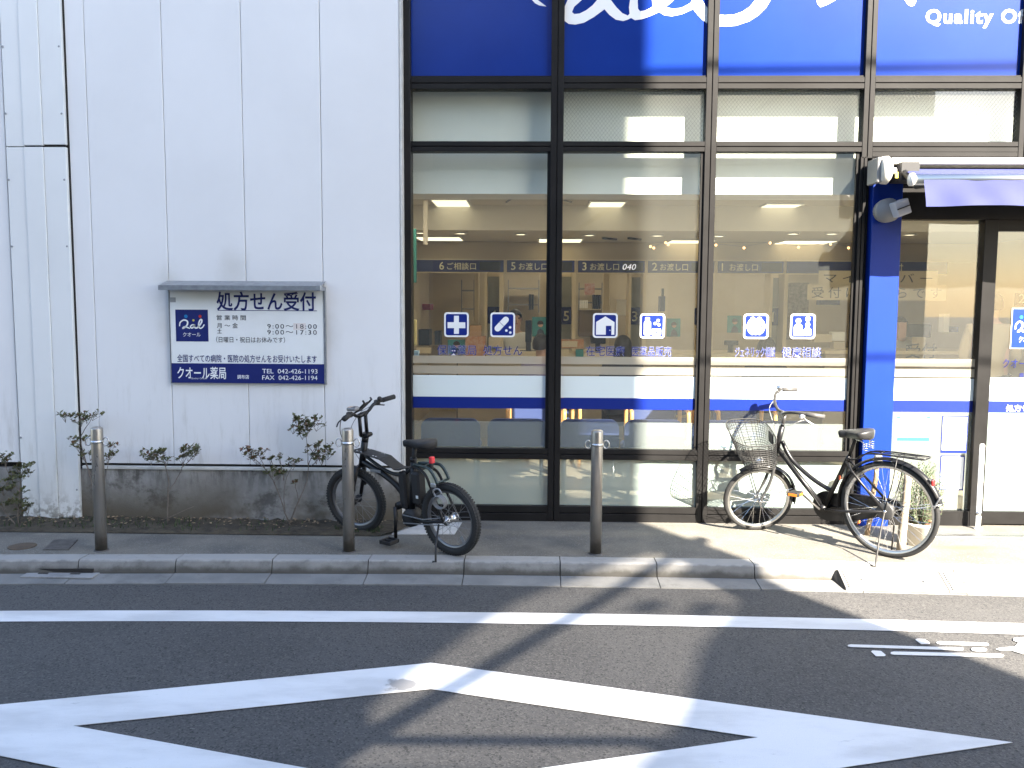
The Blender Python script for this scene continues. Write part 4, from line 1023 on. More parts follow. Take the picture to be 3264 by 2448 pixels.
bx4('partition', (512, 1500), (545, 945), 11.9, .1, m_ivory, 'cream partition edge behind counter 6', 'partition'); bx4('partition', (1415, 1500), (1470, 945), 11.9, .1, m_ivory, 'cream partition behind counter 3', 'partition'); bx4('partition', (970, 1500), (1030, 945), 11.9, .1, m_ivory, 'cream partition beside the first mullion behind counter 5', 'partition')
bx4('cabinet', (100, 1462), (196, 1350), 11.6, .3, m_binder, 'dark drawer cabinet at the far left behind the cross sticker', 'cabinet')
bx4('sofa', (80, 1212), (200, 1170), 12.0, .4, m_redsofa, 'red padded bench at the far left of the back wall', 'sofa')
bx4('cloth_banner', (80, 1020), (103, 640), 7.6, .02, m_green_b, 'green hanging cloth banner at the left edge of the window', 'banner')
bx4('curtain', (152, 750), (182, 440), 8.2, .03, mat('pale_curtain', (.55, .5, .42), .8), 'pale hanging tape curtain at the upper left inside the window', 'curtain')
bx4('leaflet_stand', (76, 1462), (102, 1282), 7.4, .05, mat('yellow_card', (.62, .5, .2), .6), 'yellow leaflet stand at the left edge of the window', 'leaflet stand')
bx4('tissue_box', (72, 1540), (116, 1500), 7.4, .1, m_ltblue, 'pale blue tissue box at the left edge of the window', 'box')
for (a, b_, lab) in (((106, 1518), (205, 1478), 'low white storage rack at the far left on the counter'), ((1125, 1545), (1180, 1490), 'cream leaflet card under the orange sign, left'), ((1228, 1550), (1283, 1492), 'teal grey leaflet card under the orange sign, right')):
    bx4('leaflet_rack' if 'leaflet' in lab else 'storage_rack', a, b_, 10.2, .08, m_tealp if 'teal' in lab else m_cardbox, lab, 'rack')
bx4('card_sign', (1122, 1482), (1285, 1420), 10.22, .02, m_orangebox, 'orange edged card sign on the counter right of the first mullion', 'card sign')
bx4('card_label', (1130, 1474), (1240, 1432), 10.215, .004, m_cardbox, 'pale card on the orange sign right of the first mullion', 'card')
bx4('storage_box', (452, 1550), (590, 1400), 10.1, .2, m_orangebox, 'orange brown carton on the counter below the capsule sticker', 'box'); bx4('storage_box', (480, 1400), (560, 1322), 10.2, .15, mat('tan_card', (.45, .28, .15), .7), 'small tan carton stacked on the orange brown carton', 'box')
bx4('storage_box', (615, 1470), (700, 1405), 10.4, .15, m_cardbox, 'cream carton below the capsule sticker', 'box')
for k in range(4): bx4('folder', (232 + k * 11, 1460), (241 + k * 11, 1360), 10.9, .2, m_binder, 'dark folder in the row left of the cross sticker', 'folder', 'dark folders left of the cross sticker')
def portrait(a, b_, Y, lab, cc=c4):
    p, q = at(*cc(*a), Y), at(*cc(*b_), Y); x0, x1, z0, z1 = min(p.x, q.x), max(p.x, q.x), min(p.z, q.z), max(p.z, q.z); w, h = x1 - x0, z1 - z0
    t = thing('portrait_poster', (x0, Y, z0), lab, 'poster', 'teal portrait posters')
    MB().box(0, w, 0, .008, 0, h).build('sheet', m_tealp, t)
    MB().prism([[(w * .28, .002), (w * .34, h * .3), (w * .5, h * .42), (w * .72, h * .3), (w * .82, .002)]], -.003, -.001).build('figure', m_binder, t)
    MB().prism([circ(w * .53, h * .62, w * .17)], -.004, -.0032).build('face', m_skin, t)
    MB().prism([arc(w * .52, h * .66, w * .2, -10, 200, 10)], -.0055, -.0045).build('hair', m_hair, t)
portrait((920, 1400), (1032, 1262), 10.25, 'teal portrait poster left of the first mullion')
portrait((325, 1520), (446, 1422), 10.2, 'small teal portrait poster below the cross sticker')
portrait((1868, 1400), (1968, 1272), 10.3, 'teal portrait poster right of the bottle sticker')
portrait((118, 1372), (222, 1252), 10.3, 'teal portrait poster left of the animal sticker', c5)
def monitor(a, b_, Y, lab, cc=c4):
    p, q = at(*cc(*a), Y), at(*cc(*b_), Y); x0, x1, z0, z1 = min(p.x, q.x), max(p.x, q.x), min(p.z, q.z), max(p.z, q.z); w, h = x1 - x0, z1 - z0
    t = thing('monitor', (x0, Y, z0), lab, 'monitor'); MB().box(0, w, 0, .04, 0, h, .006).build('screen', m_screen, t); MB().box(w / 2 - .03, w / 2 + .03, .04, .06, -.1, h * .5).build('stand', m_blackm, t); MB().box(w / 2 - .1, w / 2 + .1, 0, .12, -.11, -.1).build('foot', m_blackm, t)
monitor((872, 1440), (918, 1285), 10.5, 'black monitor seen edge on left of the first mullion')
monitor((1332, 1450), (1440, 1392), 10.5, 'black monitor low on counter 3 below the house sticker')
monitor((1390, 1405), (1560, 1312), 10.6, 'wide black monitor on the reception desk right of the blue column', c5)
monitor((100, 1460), (200, 1428), 10.5, 'low dark monitor on counter 1 below the animal sticker', c5)
for (a, b_, m, lab) in (((540, 1420), (700, 1020), mat('dark_shelving', (.09, .085, .08), .6, col2=(.25, .22, .2), scale=25), 'dark shelving full of goods in the third window below the blank header'), ((770, 1176), (915, 1142), m_header, 'dark blue tray sign under the paper notice left of the column'), ((860, 1430), (950, 1368), m_paper, 'white carton on the desk left of the blue column'), ((868, 1530), (950, 1440), m_cardbox, 'cream desk organiser left of the blue column'), ((735, 1440), (860, 1385), m_cardbox, 'cream paper tray right of the couple sticker'), ((1330, 1410), (1384, 1300), mat('salmon_card', (.55, .33, .25), .6), 'salmon calendar card beside the reception monitor'), ((1450, 1500), (1520, 1405), m_cardbox, 'cream box with lettering right of the column'), ((1640, 1370), (1690, 1240), m_paper, 'white notice column in the window right of the blue column'), ((1700, 1368), (1752, 1330), m_header, 'small dark blue sign in the window right of the blue column')):
    bx4('shelving' if 'shelving' in lab else 'desk_item' if 'sign' not in lab else 'small_sign', a, b_, 10.9 if 'shelving' in lab else 10.25, .12, m, lab, 'shelving' if 'shelving' in lab else 'desk item', None, c5)
rd = thing('reception_desk', (4.0, 10.0, 0), 'cream reception desk right of the blue column', 'desk')
MB().box(-.7, 1.2, 0, .02, .012, ZC + .02).build('front_panel', m_counter, rd); MB().box(-.72, 1.22, -.03, .6, ZC + .02, ZC + .06, .004).build('desk_top', m_ivory, rd)
q = at(*c5(1440, 1530), 9.99); text('desk_lettering', '受付', q.x - .1 - 4.0, -.004, q.z - .02, .13, m_ink, rd, None, .01)
# paper notices hanging above the reception
YN = 10.0
for (a, b_, body, ta, tb, lab) in (((762, 1035), (1605, 938), 'マイナンバー', 800, 1565, 'long paper notice hung above the reception, upper line'), ((683, 1142), (1665, 1036), '受付はこちらです', 718, 1635, 'long paper notice hung above the reception, lower line')):
    p, r = at(*c5(*a), YN), at(*c5(*b_), YN)
    t = thing('paper_notice', (p.x, YN, p.z), lab, 'notice'); MB().box(0, r.x - p.x, 0, .004, 0, r.z - p.z).build('sheet', mat('warm_paper', (.52, .44, .30), .7), t)
    p2, r2 = at(*c5(ta, 1000), YN), at(*c5(tb, 1000), YN)
    text('lettering', body, p2.x - p.x, -.002, (r.z - p.z) * .2, (r.z - p.z) * .55, m_ink, t, r2.x - p2.x, .0, 1.5)
bx4('number_display', (2158, 1185), (2260, 1090), 9.6, .05, m_screen, 'dark number display reading 2 behind the entrance door', 'display', None, c5)
q = at(*c5(2175, 1162), 9.6); o = text('display_number', '2', q.x, 9.596, q.z, .1, m_yellow_t, None); tag(o, 'white digit 2 on the dark display behind the door', 'digit')
# hanging room divider wire and ceiling rail
p, q = at(*c4(735, 455), 8.6), at(*c4(1200, 452), 8.6)
o = MB().tube(smooth_path([(p.x, 8.6, p.z), (p.x + .1, 8.6, p.z + .045), (q.x - .2, 8.6, p.z + .05), (q.x, 8.6, q.z)], 4), .009, 6).build('ceiling_rail', m_grey); tag(o, 'thin grey curved rail under the ceiling behind the first mullion', 'rail')
for k, (a, b_, lab) in enumerate((((1420, 712), (1525, 700), 'left one'), ((1600, 718), (1700, 702), 'right one'))):
    p, q = at(*c4(*a), 10.2), at(*c4(*b_), 10.2); o = MB().tube([(p.x, 10.2, 2.352), (q.x, 10.4, 2.352)], .018, 6).build('ceiling_vent', m_screen); tag(o, 'dark slot vent in the lower ceiling in the middle window, ' + lab, 'vent')
# festive garland lamps near the ceiling
gm = mat('garland_bulb', (.9, .5, .2), .4, emit=(1, .5, .2), estr=.35)
gs = [c4(1862, 738), c4(1880, 752), c4(1755, 765), c4(1778, 775)] + [c5(40, 755), c5(238, 775), c5(422, 740), c5(622, 770), c5(848, 748), c5(975, 775)]
g0 = None
gar = thing('light_garland', (1.6, 9.0, 2.1), 'string of tiny orange bulbs hung under the ceiling from the middle to the third window', 'garland')
for c in gs:
    p = at(*c, 9.0) - Vector((1.6, 9.0, 2.1))
    s = MB().sphere((0, 0, 0), .014, 8, 6).build('bulb', gm, gar) if g0 is None else g0.copy()
    if g0 is None: g0 = s
    else: COL.objects.link(s); s.parent = gar
    s.location = p
gp_ = sorted([at(*c, 9.0) - Vector((1.6, 9.0, 2.1)) for c in gs], key=lambda v: v.x)
MB().tube([v + Vector((0, .0, .013)) for v in gp_], .002, 4).build('garland_wire', m_cable, gar)
# ---- waiting chairs with rounded blue backs, in a row behind the glass
def chair(name, x, y, lab, m=m_seat, w=.48):
    t = thing(name, (x, y, .012), lab, 'chair', 'waiting chairs behind the glass')
    h0, h1 = .36, .655
    MB().prism([rrect(-w / 2, w / 2, h0, h1, .075, 6)], 0, .045).build('backrest', m, t)
    MB().box(-w / 2 + .01, w / 2 - .01, .04, .46, .36, .42, .02).build('seat', m, t)
    for sx in (-1, 1):
        for yy in (.04, .42): MB().tube([(sx * (w / 2 - .04), yy, 0), (sx * (w / 2 - .04), yy, .37)], .014, 8).build('leg', m_alu, t)
    return t
cxs = [at(p, 940, 7.05).x for p in (973, 1117, 1273, 1413, 1560, 1700)]
for x, w_ in zip(cxs, ('behind the saddle of the electric bicycle', 'left of the first mullion', 'right of the first mullion', 'behind the third bollard on its sunlit side', 'right of the second mullion', 'behind the basket bicycle')):
    chair('waiting_chair', x, 7.05, 'blue upholstered waiting chair ' + w_)
def wood_chair(x, y, rz, lab, m=m_seat):
    t = thing('wooden_armchair', (x, y, .012), lab, 'armchair', 'wooden armchairs in the waiting room', rz)
    for sx in (-1, 1):
        MB().tube(smooth_path([(sx * .25, -.24, 0), (sx * .25, -.24, .56), (sx * .25, -.16, .64), (sx * .25, .18, .64), (sx * .25, .24, .58), (sx * .25, .26, 0)], 5), .019, 10).build('arm_frame', m_wood, t)
    MB().tube(smooth_path([(-.24, .26, .60), (-.24, .27, .76), (-.19, .28, .80), (.19, .28, .80), (.24, .27, .76), (.24, .26, .60)], 5), .018, 10).build('back_frame', m_wood, t)
    MB().box(-.22, .22, .25, .29, .46, .74, .02).build('back_cushion', m, t); MB().box(-.23, .23, -.22, .24, .36, .44, .025).build('seat', m, t)
for (px, Y, rz, lab) in ((1158, 7.95, 0, 'honey wood armchair behind the first mullion'), (1190, 8.6, .1, 'honey wood armchair farther back behind the first mullion'), (1418, 7.95, 0, 'honey wood armchair behind the third bollard'), (1440, 8.7, -.1, 'honey wood armchair farther back behind the third bollard'), (1600, 8.0, 0, 'honey wood armchair behind the basket of the bicycle')):
    wood_chair(at(px, 900, Y).x, Y, rz, lab)
# ---- people inside
def skin_mesh(pts, edges, rad, name, m, parent, sub=2):
    me = bpy.data.meshes.new(name); me.from_pydata(pts, edges, []); o = bpy.data.objects.new(name + '_tmp', me); COL.objects.link(o)
    md = o.modifiers.new('s', 'SKIN'); md.use_smooth_shade = True
    for i, r in enumerate(rad):
        sv = me.skin_vertices[0].data[i]; sv.radius = r if isinstance(r, tuple) else (r, r); sv.use_root = (i == 0)
    ms = o.modifiers.new('u', 'SUBSURF'); ms.levels = ms.render_levels = sub
    bpy.context.view_layer.update()
    nm = bpy.data.meshes.new_from_object(o.evaluated_get(bpy.context.evaluated_depsgraph_get()))
    nm.name = name
    bpy.data.objects.remove(o); bpy.data.meshes.remove(me); nm.materials.clear()
    nm.polygons.foreach_set('use_smooth', [True] * len(nm.polygons))
    return link(name, nm, m, parent)
def person(x, y, rz, lab, top, seated=False, hair='short', cap=None, lower=None, hip=None):
    """faces -Y when rz = 0"""
    t = thing('person', (x, y, .012), lab, 'person', None, rz)
    hz = hip or (.47 if seated else .92)
    P = [(0, 0, hz), (0, .005, hz + .22), (0, 0, hz + .44), (0, -.005, hz + .51), (0, -.02, hz + .575), (0, -.03, hz + .66), (0, -.02, hz + .73)]
    Rr = [(.15, .11), (.14, .10), (.15, .10), (.055, .055), (.066, .075), (.074, .092), (.06, .072)]
    E_ = [(0, 1), (1, 2), (2, 3), (3, 4), (4, 5), (5, 6)]
    def chain(pts, rs, root):
        b = len(P); P.extend(pts); Rr.extend(rs); E_.append((root, b)); E_.extend((b + i, b + i + 1) for i in range(len(pts) - 1))
    for s in (-1, 1):
        chain([(s * .17, 0, hz + .45), (s * .22, -.02, hz + .20), (s * .17, -.20, hz + .12), (s * .15, -.27, hz + .13)], [.055, .045, .036, .026], 2)
        for k in range(4): chain([(s * (.17 - .018 * k), -.33 - .006 * (k in (1, 2)), hz + .135), (s * (.17 - .018 * k), -.365, hz + .118)], [.009, .007], len(P) - 1 - 2 * k if k else len(P) - 1)
        if seated: chain([(s * .10, -.05, hz), (s * .12, -.42, hz + .02), (s * .12, -.42, .06), (s * .12, -.54, .03)], [.085, .06, .04, .03], 0)
        else: chain([(s * .09, 0, hz - .05), (s * .10, -.01, .48), (s * .10, .02, .07), (s * .10, -.12, .03)], [.085, .058, .04, .03], 0)
    skin_mesh(P, E_, Rr, 'body', m_skin, t)
    grow = lambda r, k: tuple(a + k for a in r) if isinstance(r, tuple) else r + k
    idx = list(range(0, 3)); TP = [P[i] for i in idx]; TR = [grow(Rr[i], .018) for i in idx]; TE = [(0, 1), (1, 2), (2, 3)]; TP.append((0, -.002, hz + .50)); TR.append((.068, .066))
    for s in (-1, 1):
        b = len(TP); TP += [(s * .17, 0, hz + .45), (s * .22, -.02, hz + .20), (s * .175, -.18, hz + .125)]; TR += [.07, .06, .05]; TE += [(2, b), (b, b + 1), (b + 1, b + 2)]
    TP.append((0, 0, hz - .22 if not seated else hz - .03)); TR.append((.17, .13)); TE.append((0, len(TP) - 1))
    skin_mesh(TP, TE, TR, 'top_clothing', top, t)
    lw = lower or m_darkcloth; LP = [(0, 0, hz + .02)]; LR = [(.155, .115)]; LE = []
    for s in (-1, 1):
        b = len(LP)
        if seated: LP += [(s * .10, -.05, hz), (s * .12, -.42, hz + .02), (s * .12, -.42, .12)]
        else: LP += [(s * .09, 0, hz - .05), (s * .10, -.01, .48), (s * .10, .02, .10)]
        LR += [.098, .07, .055]; LE += [(0, b), (b, b + 1), (b + 1, b + 2)]
    skin_mesh(LP, LE, LR, 'trousers', lw, t)
    hd = MB(); hc = Vector((0, -.005, hz + .68))
    prof = [(1e-4, .118)] + [(.098 * math.sin(math.radians(a)), .118 * math.cos(math.radians(a))) for a in range(15, 91, 15)] + ([(.098, -.03)] if hair == 'short' else [(.102, -.06), (.10, -.16), (.085, -.22)])
    hd.lathe(prof, 20, Matrix.Translation(hc + Vector((0, .012, 0))) @ Matrix.Rotation(math.radians(-14), 4, 'X') @ Matrix.Diagonal((.95, 1.12, 1, 1)), caps=False)
    hd.v = [(v[0], v[1], v[2]) for v in hd.v]
    keep = []
    for f_ in hd.f:
        c = sum((Vector(hd.v[i]) for i in f_), Vector()) / len(f_)
        if not (c.y < -.055 and c.z < hz + .735): keep.append(f_)
    hd.f = keep; hd.sm = [True] * len(keep); hd.build('hair', m_hair, t)
    fc = Vector((0, -.03, hz + .642))
    MB().sphere((0, fc.y - .092, fc.z + .012), .016, 8, 6, .8, 1.0, 1.5).build('nose', m_skin, t)
    for s in (-1, 1):
        MB().sphere((s * .03, fc.y - .078, fc.z + .04), .011, 8, 6, 1.3, .6, .7).build('eye', m_hair, t); MB().sphere((s * .078, fc.y + .02, fc.z + .02), .024, 8, 6, .4, .8, 1.2).build('ear', m_skin, t)
    MB().sphere((0, fc.y - .078, fc.z - .03), .02, 8, 6, 1.2, .4, .3).build('mouth', mat('lips', (.35, .12, .1), .5), t)
    return t
q = at(*c4(800, 1290), 11.1); person(q.x, 11.2, .2, 'person in a white coat behind counter 5 beside the capsule sticker', m_coat, True, hip=.72)
q = at(*c4(1560, 1500), 9.2); person(q.x, 9.2, PI, 'seated person with long dark hair seen from behind under the bottle sticker', m_darkcloth, True, 'long')
q = at(*c5(395, 1470), 9.0); person(q.x, 9.0, PI, 'seated person with dark hair seen from behind below the animal sticker', m_darkcloth, True)
q = at(*c4(985, 1470), 9.4); person(q.x, 9.4, PI - .3, 'seated person in grey violet clothing left of the first mullion', m_shirt, True)
q = at(*c5(1340, 1270), 10.9); person(q.x, 10.9, .3, 'person in a white coat behind the reception desk right of the blue column', m_coat, True, hip=.66)
q = at(*c5(1990, 1210), 8.4); person(q.x, 8.4, PI - .4, 'standing person in beige jacket behind the entrance door post', m_beigecloth)

# ------------------------------------------------------------------ bollards
def bollard(x, y, lab):
    t = thing('bollard', (x, y, 0), lab, 'bollard', 'steel bollards along the kerb')
    R_, Hh = .037, .80
    MB().lathe([(R_, 0), (R_, Hh - .012), (R_ * .93, Hh - .003), (R_ * .6, Hh + .004), (0, Hh + .006)], 28).build('post', m_steel, t)
    MB().lathe([(R_ + .010, .0), (R_ + .006, .006), (R_, .007)], 28, caps=False).build('base_seal', m_iron, t)
    MB().lathe([(R_ + .0025, Hh - .098), (R_ + .0025, Hh - .082)], 28).build('band', m_steel_s, t)
    for s in (-1, 1):
        ring = [(s * (R_ + .020) + .0185 * math.cos(a) * 1.0, -.004, Hh - .090 + .026 * math.sin(a)) for a in [2 * PI * k / 20 for k in range(20)]]
        MB().tube(ring, .0038, 8, True).build('hook_ring', m_steel_s, t)
    MB().tube([(-.02, -R_ - .003, Hh - .090), (.02, -R_ - .003, Hh - .090)], .004, 6).build('band_clasp', m_steel_s, t)
b1, b2, b3 = gz(219, 1189), gz(754, 1191.5), gz(1286.5, 1196)
bollard(b1.x, b1.y, 'brushed steel bollard in front of the white pilaster, leftmost of the three')
bollard(b2.x, b2.y, 'brushed steel bollard in front of the electric bicycle front wheel')
bollard(b3.x, b3.y, 'brushed steel bollard standing alone before the window with the house sticker')

# ------------------------------------------------------------------ shrubs along the wall
def c3l(x, y): return ((x / 1.7015) / _S, (1250 + y / 1.7015) / _S)
def shrub(base, stems, clusters, lab, Y=6.10, extra=0, dens=27, cr=.025):
    b = at(*c3l(*base), Y); b.z = .015
    t = thing('azalea_shrub', b, lab, 'shrub', 'straggly shrubs along the white wall')
    W_ = lambda p, dy=0: Vector(at(*c3l(*p), Y + dy)) - b
    st = MB()
    for s in stems:
        pts = [W_(p, random.uniform(-.03, .03)) for p in s]
        if s[0] == base: pts[0] = Vector((random.uniform(-.01, .01), random.uniform(-.01, .01), -.01))
        P = smooth_path(pts, 4); P = [p + Vector((random.uniform(-.003, .003), random.uniform(-.003, .003), 0)) for p in P]
        r0 = .0055 if s[0] == base else .0032
        st.tube(P, [r0 + (.0016 - r0) * i / (len(P) - 1) for i in range(len(P))], 6)
    st.build('branches', m_bark, t)
    lv, lr = MB(), MB()
    for (cx_, cz_, *o) in clusters:
        red = o[0] if o else .12; k = o[1] if len(o) > 1 else 1.0
        c = W_((cx_, cz_), random.uniform(-.05, .03))
        tw = []
        for j in range(max(3, int(4 * k))):
            e = c + Vector((random.gauss(0, cr * k * .8), random.gauss(0, cr * .8), abs(random.gauss(.006, cr * .6)))); tw.append(e)
            for q in range(int(dens / 3)):
                a = random.uniform(0, 2 * PI); el = random.uniform(-.2, 1.2)
                d = Vector((math.cos(a) * math.cos(el), math.sin(a) * math.cos(el), math.sin(el)))
                L_ = random.uniform(.016, .032); w = L_ * random.uniform(.30, .44)
                s_ = d.cross(Vector((0, 0, 1))); s_ = (s_.normalized() if s_.length > .1 else Vector((1, 0, 0)))
                nrm = s_.cross(d); o_ = e + Vector((random.gauss(0, .006),) * 3)
                mbx = lr if random.random() < red else lv
                mbx.add([o_, o_ + d * L_ * .5 + s_ * w + nrm * .002, o_ + d * L_, o_ + d * L_ * .5 - s_ * w + nrm * .002, o_ + d * L_ * .5 - nrm * .002], [(0, 1, 4), (1, 2, 4), (2, 3, 4), (3, 0, 4)])
        twm = MB()
        for e in tw: st2 = twm.tube([c + Vector((0, 0, -.03)), e], [.0016, .0008], 4)
        twm.build('twig', m_bark, t)
    o = lv.build('leaves', m_leaf, t); o['kind'] = 'stuff'
    if lr.v: o = lr.build('red_leaves', m_leaf_r, t); o['kind'] = 'stuff'
    return t
shrub((495, 700), [((495, 700), (520, 580), (470, 400), (432, 250), (425, 170)), ((432, 250), (470, 185), (500, 140)), ((425, 170), (380, 145)), ((470, 400), (430, 300), (395, 268)), ((500, 460), (455, 350)), ((530, 560), (575, 440), (598, 330))],
      [(355, 142, .25), (390, 138), (430, 140), (470, 150), (500, 132), (440, 165), (395, 270, .4), (465, 268, .2), (450, 348), (488, 350, .3), (592, 300, .7), (595, 345, .4), (425, 300, .3, .6), (580, 370, .4, .6)], 'tall straggly azalea behind the leftmost bollard')
shrub((905, 700), [((905, 700), (910, 545), (915, 480), (890, 380), (850, 340)), ((915, 480), (900, 400), (900, 350)), ((910, 545), (960, 470), (1000, 380), (1020, 320)), ((985, 410), (1030, 370), (1065, 325)), ((890, 380), (800, 350)), ((905, 700), (860, 735)), ((890, 690), (1050, 620))],
      [(785, 345), (820, 375), (850, 330), (860, 360, .3), (888, 335), (905, 372), (830, 350), (1000, 325, .2), (1018, 312, .4), (1060, 318), (1075, 312), (1020, 355), (990, 372), (1045, 345)], 'low forked azalea between the two left bollards')
shrub((1575, 715), [((1575, 715), (1545, 650), (1490, 500), (1440, 420), (1390, 370), (1340, 325)), ((1440, 420), (1410, 350)), ((1490, 500), (1495, 450)), ((1545, 650), (1545, 500), (1590, 390)), ((1500, 430), (1470, 370)), ((1540, 480), (1520, 375))],
      [(1325, 315, .7), (1350, 335, .6), (1380, 350, .3), (1415, 343, .4), (1395, 372, .3), (1480, 440, .05, 1.3), (1500, 455, .05, 1.3), (1505, 430), (1468, 368, .2, .6), (1520, 370, .2, .7), (1590, 378, .2), (1590, 400, .2, .7)], 'leaning reddish tipped azalea under the notice board')
shrub((1565, 690), [((1565, 690), (1620, 590), (1665, 480), (1672, 380), (1662, 240)), ((1662, 240), (1610, 205)), ((1662, 240), (1700, 175)), ((1662, 240), (1640, 170)), ((1672, 395), (1700, 330)), ((1690, 400), (1750, 340)), ((1620, 590), (1600, 500))],
      [(1605, 150), (1618, 168), (1588, 205), (1625, 210), (1655, 185), (1640, 235), (1680, 190), (1705, 165), (1715, 190), (1660, 165), (1660, 215), (1695, 300), (1725, 290), (1755, 320), (1780, 310), (1775, 345), (1735, 350), (1700, 345), (1745, 375), (1715, 370), (1600, 495, .2, .6)], 'upright green azalea beside the electric bicycle handlebar')
shrub((95, 730), [((95, 730), (100, 640), (105, 540), (120, 450), (145, 405)), ((105, 540), (60, 470), (25, 380)), ((105, 600), (130, 620)), ((100, 640), (40, 560)), ((95, 730), (20, 640), (0, 560))],
      [(18, 362), (40, 355), (30, 385), (100, 418), (125, 412), (150, 408), (155, 440), (110, 470, .05, 1.4), (70, 450, .05, 1.4), (40, 480, .05, 1.4), (60, 520, .05, 1.5), (100, 540, .05, 1.4), (20, 540, .05, 1.5), (110, 600, .05, 1.3), (140, 615), (150, 640), (120, 650), (60, 600, .05, 1.4), (20, 620, .05, 1.4)], 'dense dark azalea at the far left edge', Y=6.02)
for k, (x, y) in enumerate(((0.0, 0.0), (.03, .015))):
    pass
# ------------------------------------------------------------------ bicycles
def frame_root(name, C0, C1, lean, label, grp):
    d = Vector((C1.x - C0.x, C1.y - C0.y, 0)).normalized(); nl = Vector((-d.y, d.x, 0))
    up = Vector((0, 0, 1)) * math.cos(lean) + nl * math.sin(lean); y = up.cross(d)
    t = thing(name, (0, 0, 0), label, 'bicycle', grp)
    t.matrix_world = Matrix(((d.x, y.x, up.x, C0.x), (d.y, y.y, up.y, C0.y), (d.z, y.z, up.z, 0.001), (0, 0, 0, 1)))
    return t
def torus(R_, r, n=56, m=10, flat=1.0):
    b = MB(); vs, fs = [], []
    for i in range(n):
        a = 2 * PI * i / n
        for k in range(m):
            c = 2 * PI * k / m; q = R_ + r * math.cos(c) * flat
            vs.append((q * math.cos(a), r * math.sin(c), q * math.sin(a)))
    for i in range(n):
        for k in range(m): fs.append((i * m + k, i * m + (k + 1) % m, ((i + 1) % n) * m + (k + 1) % m, ((i + 1) % n) * m + k))
    return b.add(vs, fs, True)
ROTX = Matrix.Rotation(PI / 2, 4, 'X')
def wheel(parent, hub, R_, tr, mrim, nsp, name, knob=False, hubr=.016, hubw=.05, mhub=None, msp=None):
    w = node(name, parent, hub)
    ty = torus(R_ - tr, tr, 64, 12)
    if knob:
        for i in range(72):
            a = 2 * PI * i / 72
            for s in (-1, 0, 1):
                aa = a + (.5 * 2 * PI / 72 if s == 0 else 0); rr = R_ - .002 - .006 * abs(s); y = s * tr * .62
                c = Vector((rr * math.cos(aa), y, rr * math.sin(aa))); t_ = Vector((-math.sin(aa), 0, math.cos(aa))); o_ = Vector((math.cos(aa), 0, math.sin(aa))); l_ = Vector((0, 1, 0))
                q = [c + t_ * a1 * .006 + l_ * b1 * .006 + o_ * h1 for h1 in (-.004, .004) for a1, b1 in ((-1, -1), (1, -1), (1, 1), (-1, 1))]
                ty.add(q, [(4, 5, 6, 7), (0, 1, 5, 4), (1, 2, 6, 5), (2, 3, 7, 6), (3, 0, 4, 7)])
    ty.build('tyre', m_rubber, w)
    Rr = R_ - 2 * tr + .004
    rim = MB(); n = 56; prof = [(Rr + .002, -.012), (Rr - .010, -.011), (Rr - .016, -.004), (Rr - .016, .004), (Rr - .010, .011), (Rr + .002, .012)]
    rim.lathe(prof + [prof[0]], n, ROTX, caps=False); rim.build('rim', mrim, w)
    MB().lathe([(.006, -hubw - .02), (.006, -hubw), (hubr * 1.35, -hubw + .004), (hubr * 1.35, -hubw + .009), (hubr, -hubw + .014), (hubr, hubw - .014), (hubr * 1.35, hubw - .009), (hubr * 1.35, hubw - .004), (.006, hubw), (.006, hubw + .02)], 18, ROTX).build('hub', mhub or m_alu, w)
    sp = {}
    for i in range(nsp):
        a = 2 * PI * i / nsp; side = 1 if i % 2 else -1; k = (side, (i // 2) % 2)
        if k not in sp:
            cr = (.9 if k[1] else -.9)
            p0 = Vector((hubr * 1.25 * math.cos(cr), side * (hubw - .006), hubr * 1.25 * math.sin(cr))); p1 = Vector((Rr - .012, side * .003, 0))
            o = MB().tube([p0, p1], .00125, 4, caps=False).build('spoke', msp or m_chrome, w); sp[k] = o
        else:
            o = sp[k].copy(); COL.objects.link(o); o.parent = w
        o.rotation_euler = (0, -a, 0)
    return w
def arcxz(hub, R_, a0, a1, n=22): return [(hub[0] + R_ * math.cos(math.radians(a0 + (a1 - a0) * i / n)), 0, hub[2] + R_ * math.sin(math.radians(a0 + (a1 - a0) * i / n))) for i in range(n + 1)]
def guard(hub, R_, a0, a1, wid, name, m, parent, n=26):
    b = MB(); prof = [(-1, -.55), (-.8, -.15), (-.4, .08), (0, .15), (.4, .08), (.8, -.15), (1, -.55)]; k = len(prof); vs, fs = [], []
    for i in range(n + 1):
        a = math.radians(a0 + (a1 - a0) * i / n)
        for (u, h_) in prof: rr = R_ + h_ * wid * .5; vs.append((hub[0] + rr * math.cos(a), u * wid / 2, hub[2] + rr * math.sin(a)))
    for i in range(n):
        for j in range(k - 1): fs.append((i * k + j, i * k + j + 1, (i + 1) * k + j + 1, (i + 1) * k + j))
    return b.add(vs, fs, True).build(name, m, parent)
